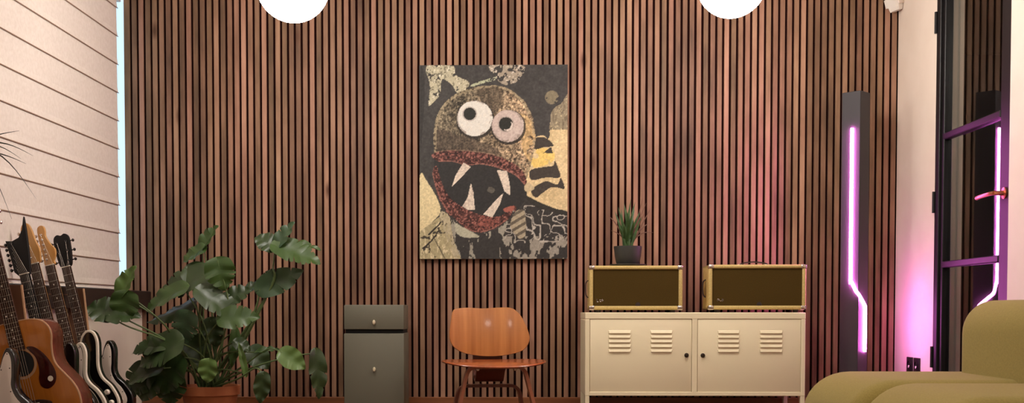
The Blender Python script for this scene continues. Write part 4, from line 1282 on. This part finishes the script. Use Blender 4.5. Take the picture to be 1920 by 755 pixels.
# acoustic
ac = guitar_root((-1.835, 4.22, .112), 'acoustic guitar with amber top and dark red teardrop pickguard')
half = [(0, 0), (5, .3), (10, 1.6), (15, 4.8), (18.6, 9.5), (19.8, 15), (18.8, 20.5), (16, 25.5), (13.6, 29.5), (12.9, 33), (13.4, 37.5), (14.3, 41.5), (13.8, 45), (11.2, 48), (6.5, 49.4)]
AB = half + [(0, 49.7)] + [(-x, y) for x, y in half[:0:-1]]
O = sp2(AB)
bm = bmesh.new(); prism(bm, O, -.108, -.003, .003, 0, 2); link('body', bm, M['mahogany'], ac)['label'] = 'dark red brown sides'
bm = bmesh.new()
SH = Vector((0, .33))
prism(bm, inset(O, .001), -.004, 0, .0008, 0, 2)
link('soundboard', bm, M['sunburst'], ac)['label'] = 'amber wooden top'
bm = bmesh.new(); ring_plate(bm, O, .0035, -.008, .0006); link('binding', bm, M['rack_edge'], ac)
bm = bmesh.new(); lathe(bm, [(0, .0008), (.051, .0008), (.051, .0002)], 40, (0, .33, 0)); link('soundhole', bm, M['shadow_gap'], ac)
bm = bmesh.new(); lathe(bm, [(.0525, .0002), (.0525, .001), (.062, .001), (.062, .0002)], 48, (0, .33, 0)); link('rosette', bm, M['rack_edge'], ac)
bm = bmesh.new()
PG = [(3.5, 38.8), (6.2, 38.4), (9.2, 35.5), (11.6, 31), (12.6, 26.4), (11.4, 22.8), (8.4, 21.2), (5.8, 22.6), (5.4, 25.4), (6.2, 28.2), (6.5, 31.5), (5.9, 34.6), (4.4, 37.0)]
prism(bm, sp2(PG), 0, .0018, .0005, 0, 2); apg = link('pickguard', bm, M['tortoise'], ac)
bm = bmesh.new(); lathe(bm, [(0, .001), (.0085, .001), (.009, 0)], 20, (.1, .248, .0018)); lathe(bm, [(.0085, .001), (.0105, .0013), (.011, 0)], 20, (.1, .248, .0018)); link('round_emblem', bm, M['cream_bind'], apg)
bm = bmesh.new(); prism(bm, sp2([(-8, 16.4), (-4, 17.8), (0, 18), (4, 17.8), (8, 16.4), (8, 15), (4, 14.6), (0, 14.2), (-4, 14.6), (-8, 15)]), 0, .008, .002); abr = link('bridge', bm, M['rosewood'], ac)
bm = bmesh.new(); box(bm, (-.038, .1645, .007), (.038, .1675, .012), .0008, 1); link('saddle', bm, M['cream_bind'], abr)
neck_parts(ac, .497, .855, .006, 'three', 'mahogany', 'rosewood', nutw=.0225, endw=.028, headdz=1, acoustic=True, ybr=.166)

# rack
rk = thing('guitar_rack', 'dark wooden guitar rack under the window with pale edged upright boards', 'guitar rack', (-1.95, 4.6, 0))
def panel(y, x_top, name='upright_board'):
    P = [(-2.118, 0), (-1.60, 0), (-1.60, .075), (-1.965, .17), (x_top+.030, .46), (x_top, .745), (-2.118, .745)]
    bm = bmesh.new()
    a = [bm.verts.new((x+1.95, y-4.6, z)) for x, z in P]; b = [bm.verts.new((x+1.95, y+.022-4.6, z)) for x, z in P]
    n = len(P)
    bm.faces.new(a); bm.faces.new(b[::-1])
    for k in range(n):
        f = bm.faces.new((a[k], a[(k+1) % n], b[(k+1) % n], b[k])); f.material_index = 1
    # rounded pale front edge
    tube(bm, [(x+1.95, y-4.6+.006, z) for x, z in P[3:6]], .0065, 8, mi=1)
    link(name, bm, [M['rack'], M['rack_edge']], rk)
panel(3.86, -2.046); panel(4.425, -2.00); panel(5.19, -2.046)
ang = AL
for xx, z0 in ((-2.005, .068), (-1.765, .105)):
    pass
# tilted shelf that the bodies stand on, and the padded neck rail
bm = bmesh.new()
ca_, sa_ = math.cos(AL), math.sin(AL)
o0 = Vector((GX, 0, GZ-.0135))
def shp(x, n_): return Vector((o0.x + x*ca_ - n_*sa_, 0, o0.z + x*sa_ + n_*ca_))
v = []
for y in (3.87, 5.20):
    v.append([bm.verts.new((p.x+1.95, y-4.6, p.z)) for p in (shp(-.12, -.03), shp(.20, -.03), shp(.20, 0.0), shp(-.12, 0.0))])
for k in range(4): bm.faces.new((v[0][k], v[0][(k+1) % 4], v[1][(k+1) % 4], v[1][k]))
bm.faces.new(v[0][::-1]); bm.faces.new(v[1])
link('foot_shelf', bm, M['rack'], rk, False)
bm = bmesh.new(); tube(bm, [(-2.098+1.95, 3.87-4.6, .715), (-2.098+1.95, 5.20-4.6, .715)], .014, 12)
link('neck_rail', bm, M['rack'], rk)

# ------------------------------------------------------------------ world and view
w = bpy.data.worlds.new('sky'); SC.world = w; w.use_nodes = True
bg = w.node_tree.nodes['Background']
bg.inputs['Color'].default_value = (.56, .76, 1.0, 1)
bg.inputs['Strength'].default_value = 1.3
vs_ = SC.view_settings
vs_.view_transform = 'Standard'; vs_.look = 'None'; vs_.gamma = 1; vs_.exposure = .2
vs_.use_curve_mapping = False
SC.cycles.use_denoising = True
try:
    SC.cycles.denoiser = 'OPENIMAGEDENOISE'
except Exception:
    pass
SC.cycles.max_bounces = 10
SC.cycles.caustics_reflective = True
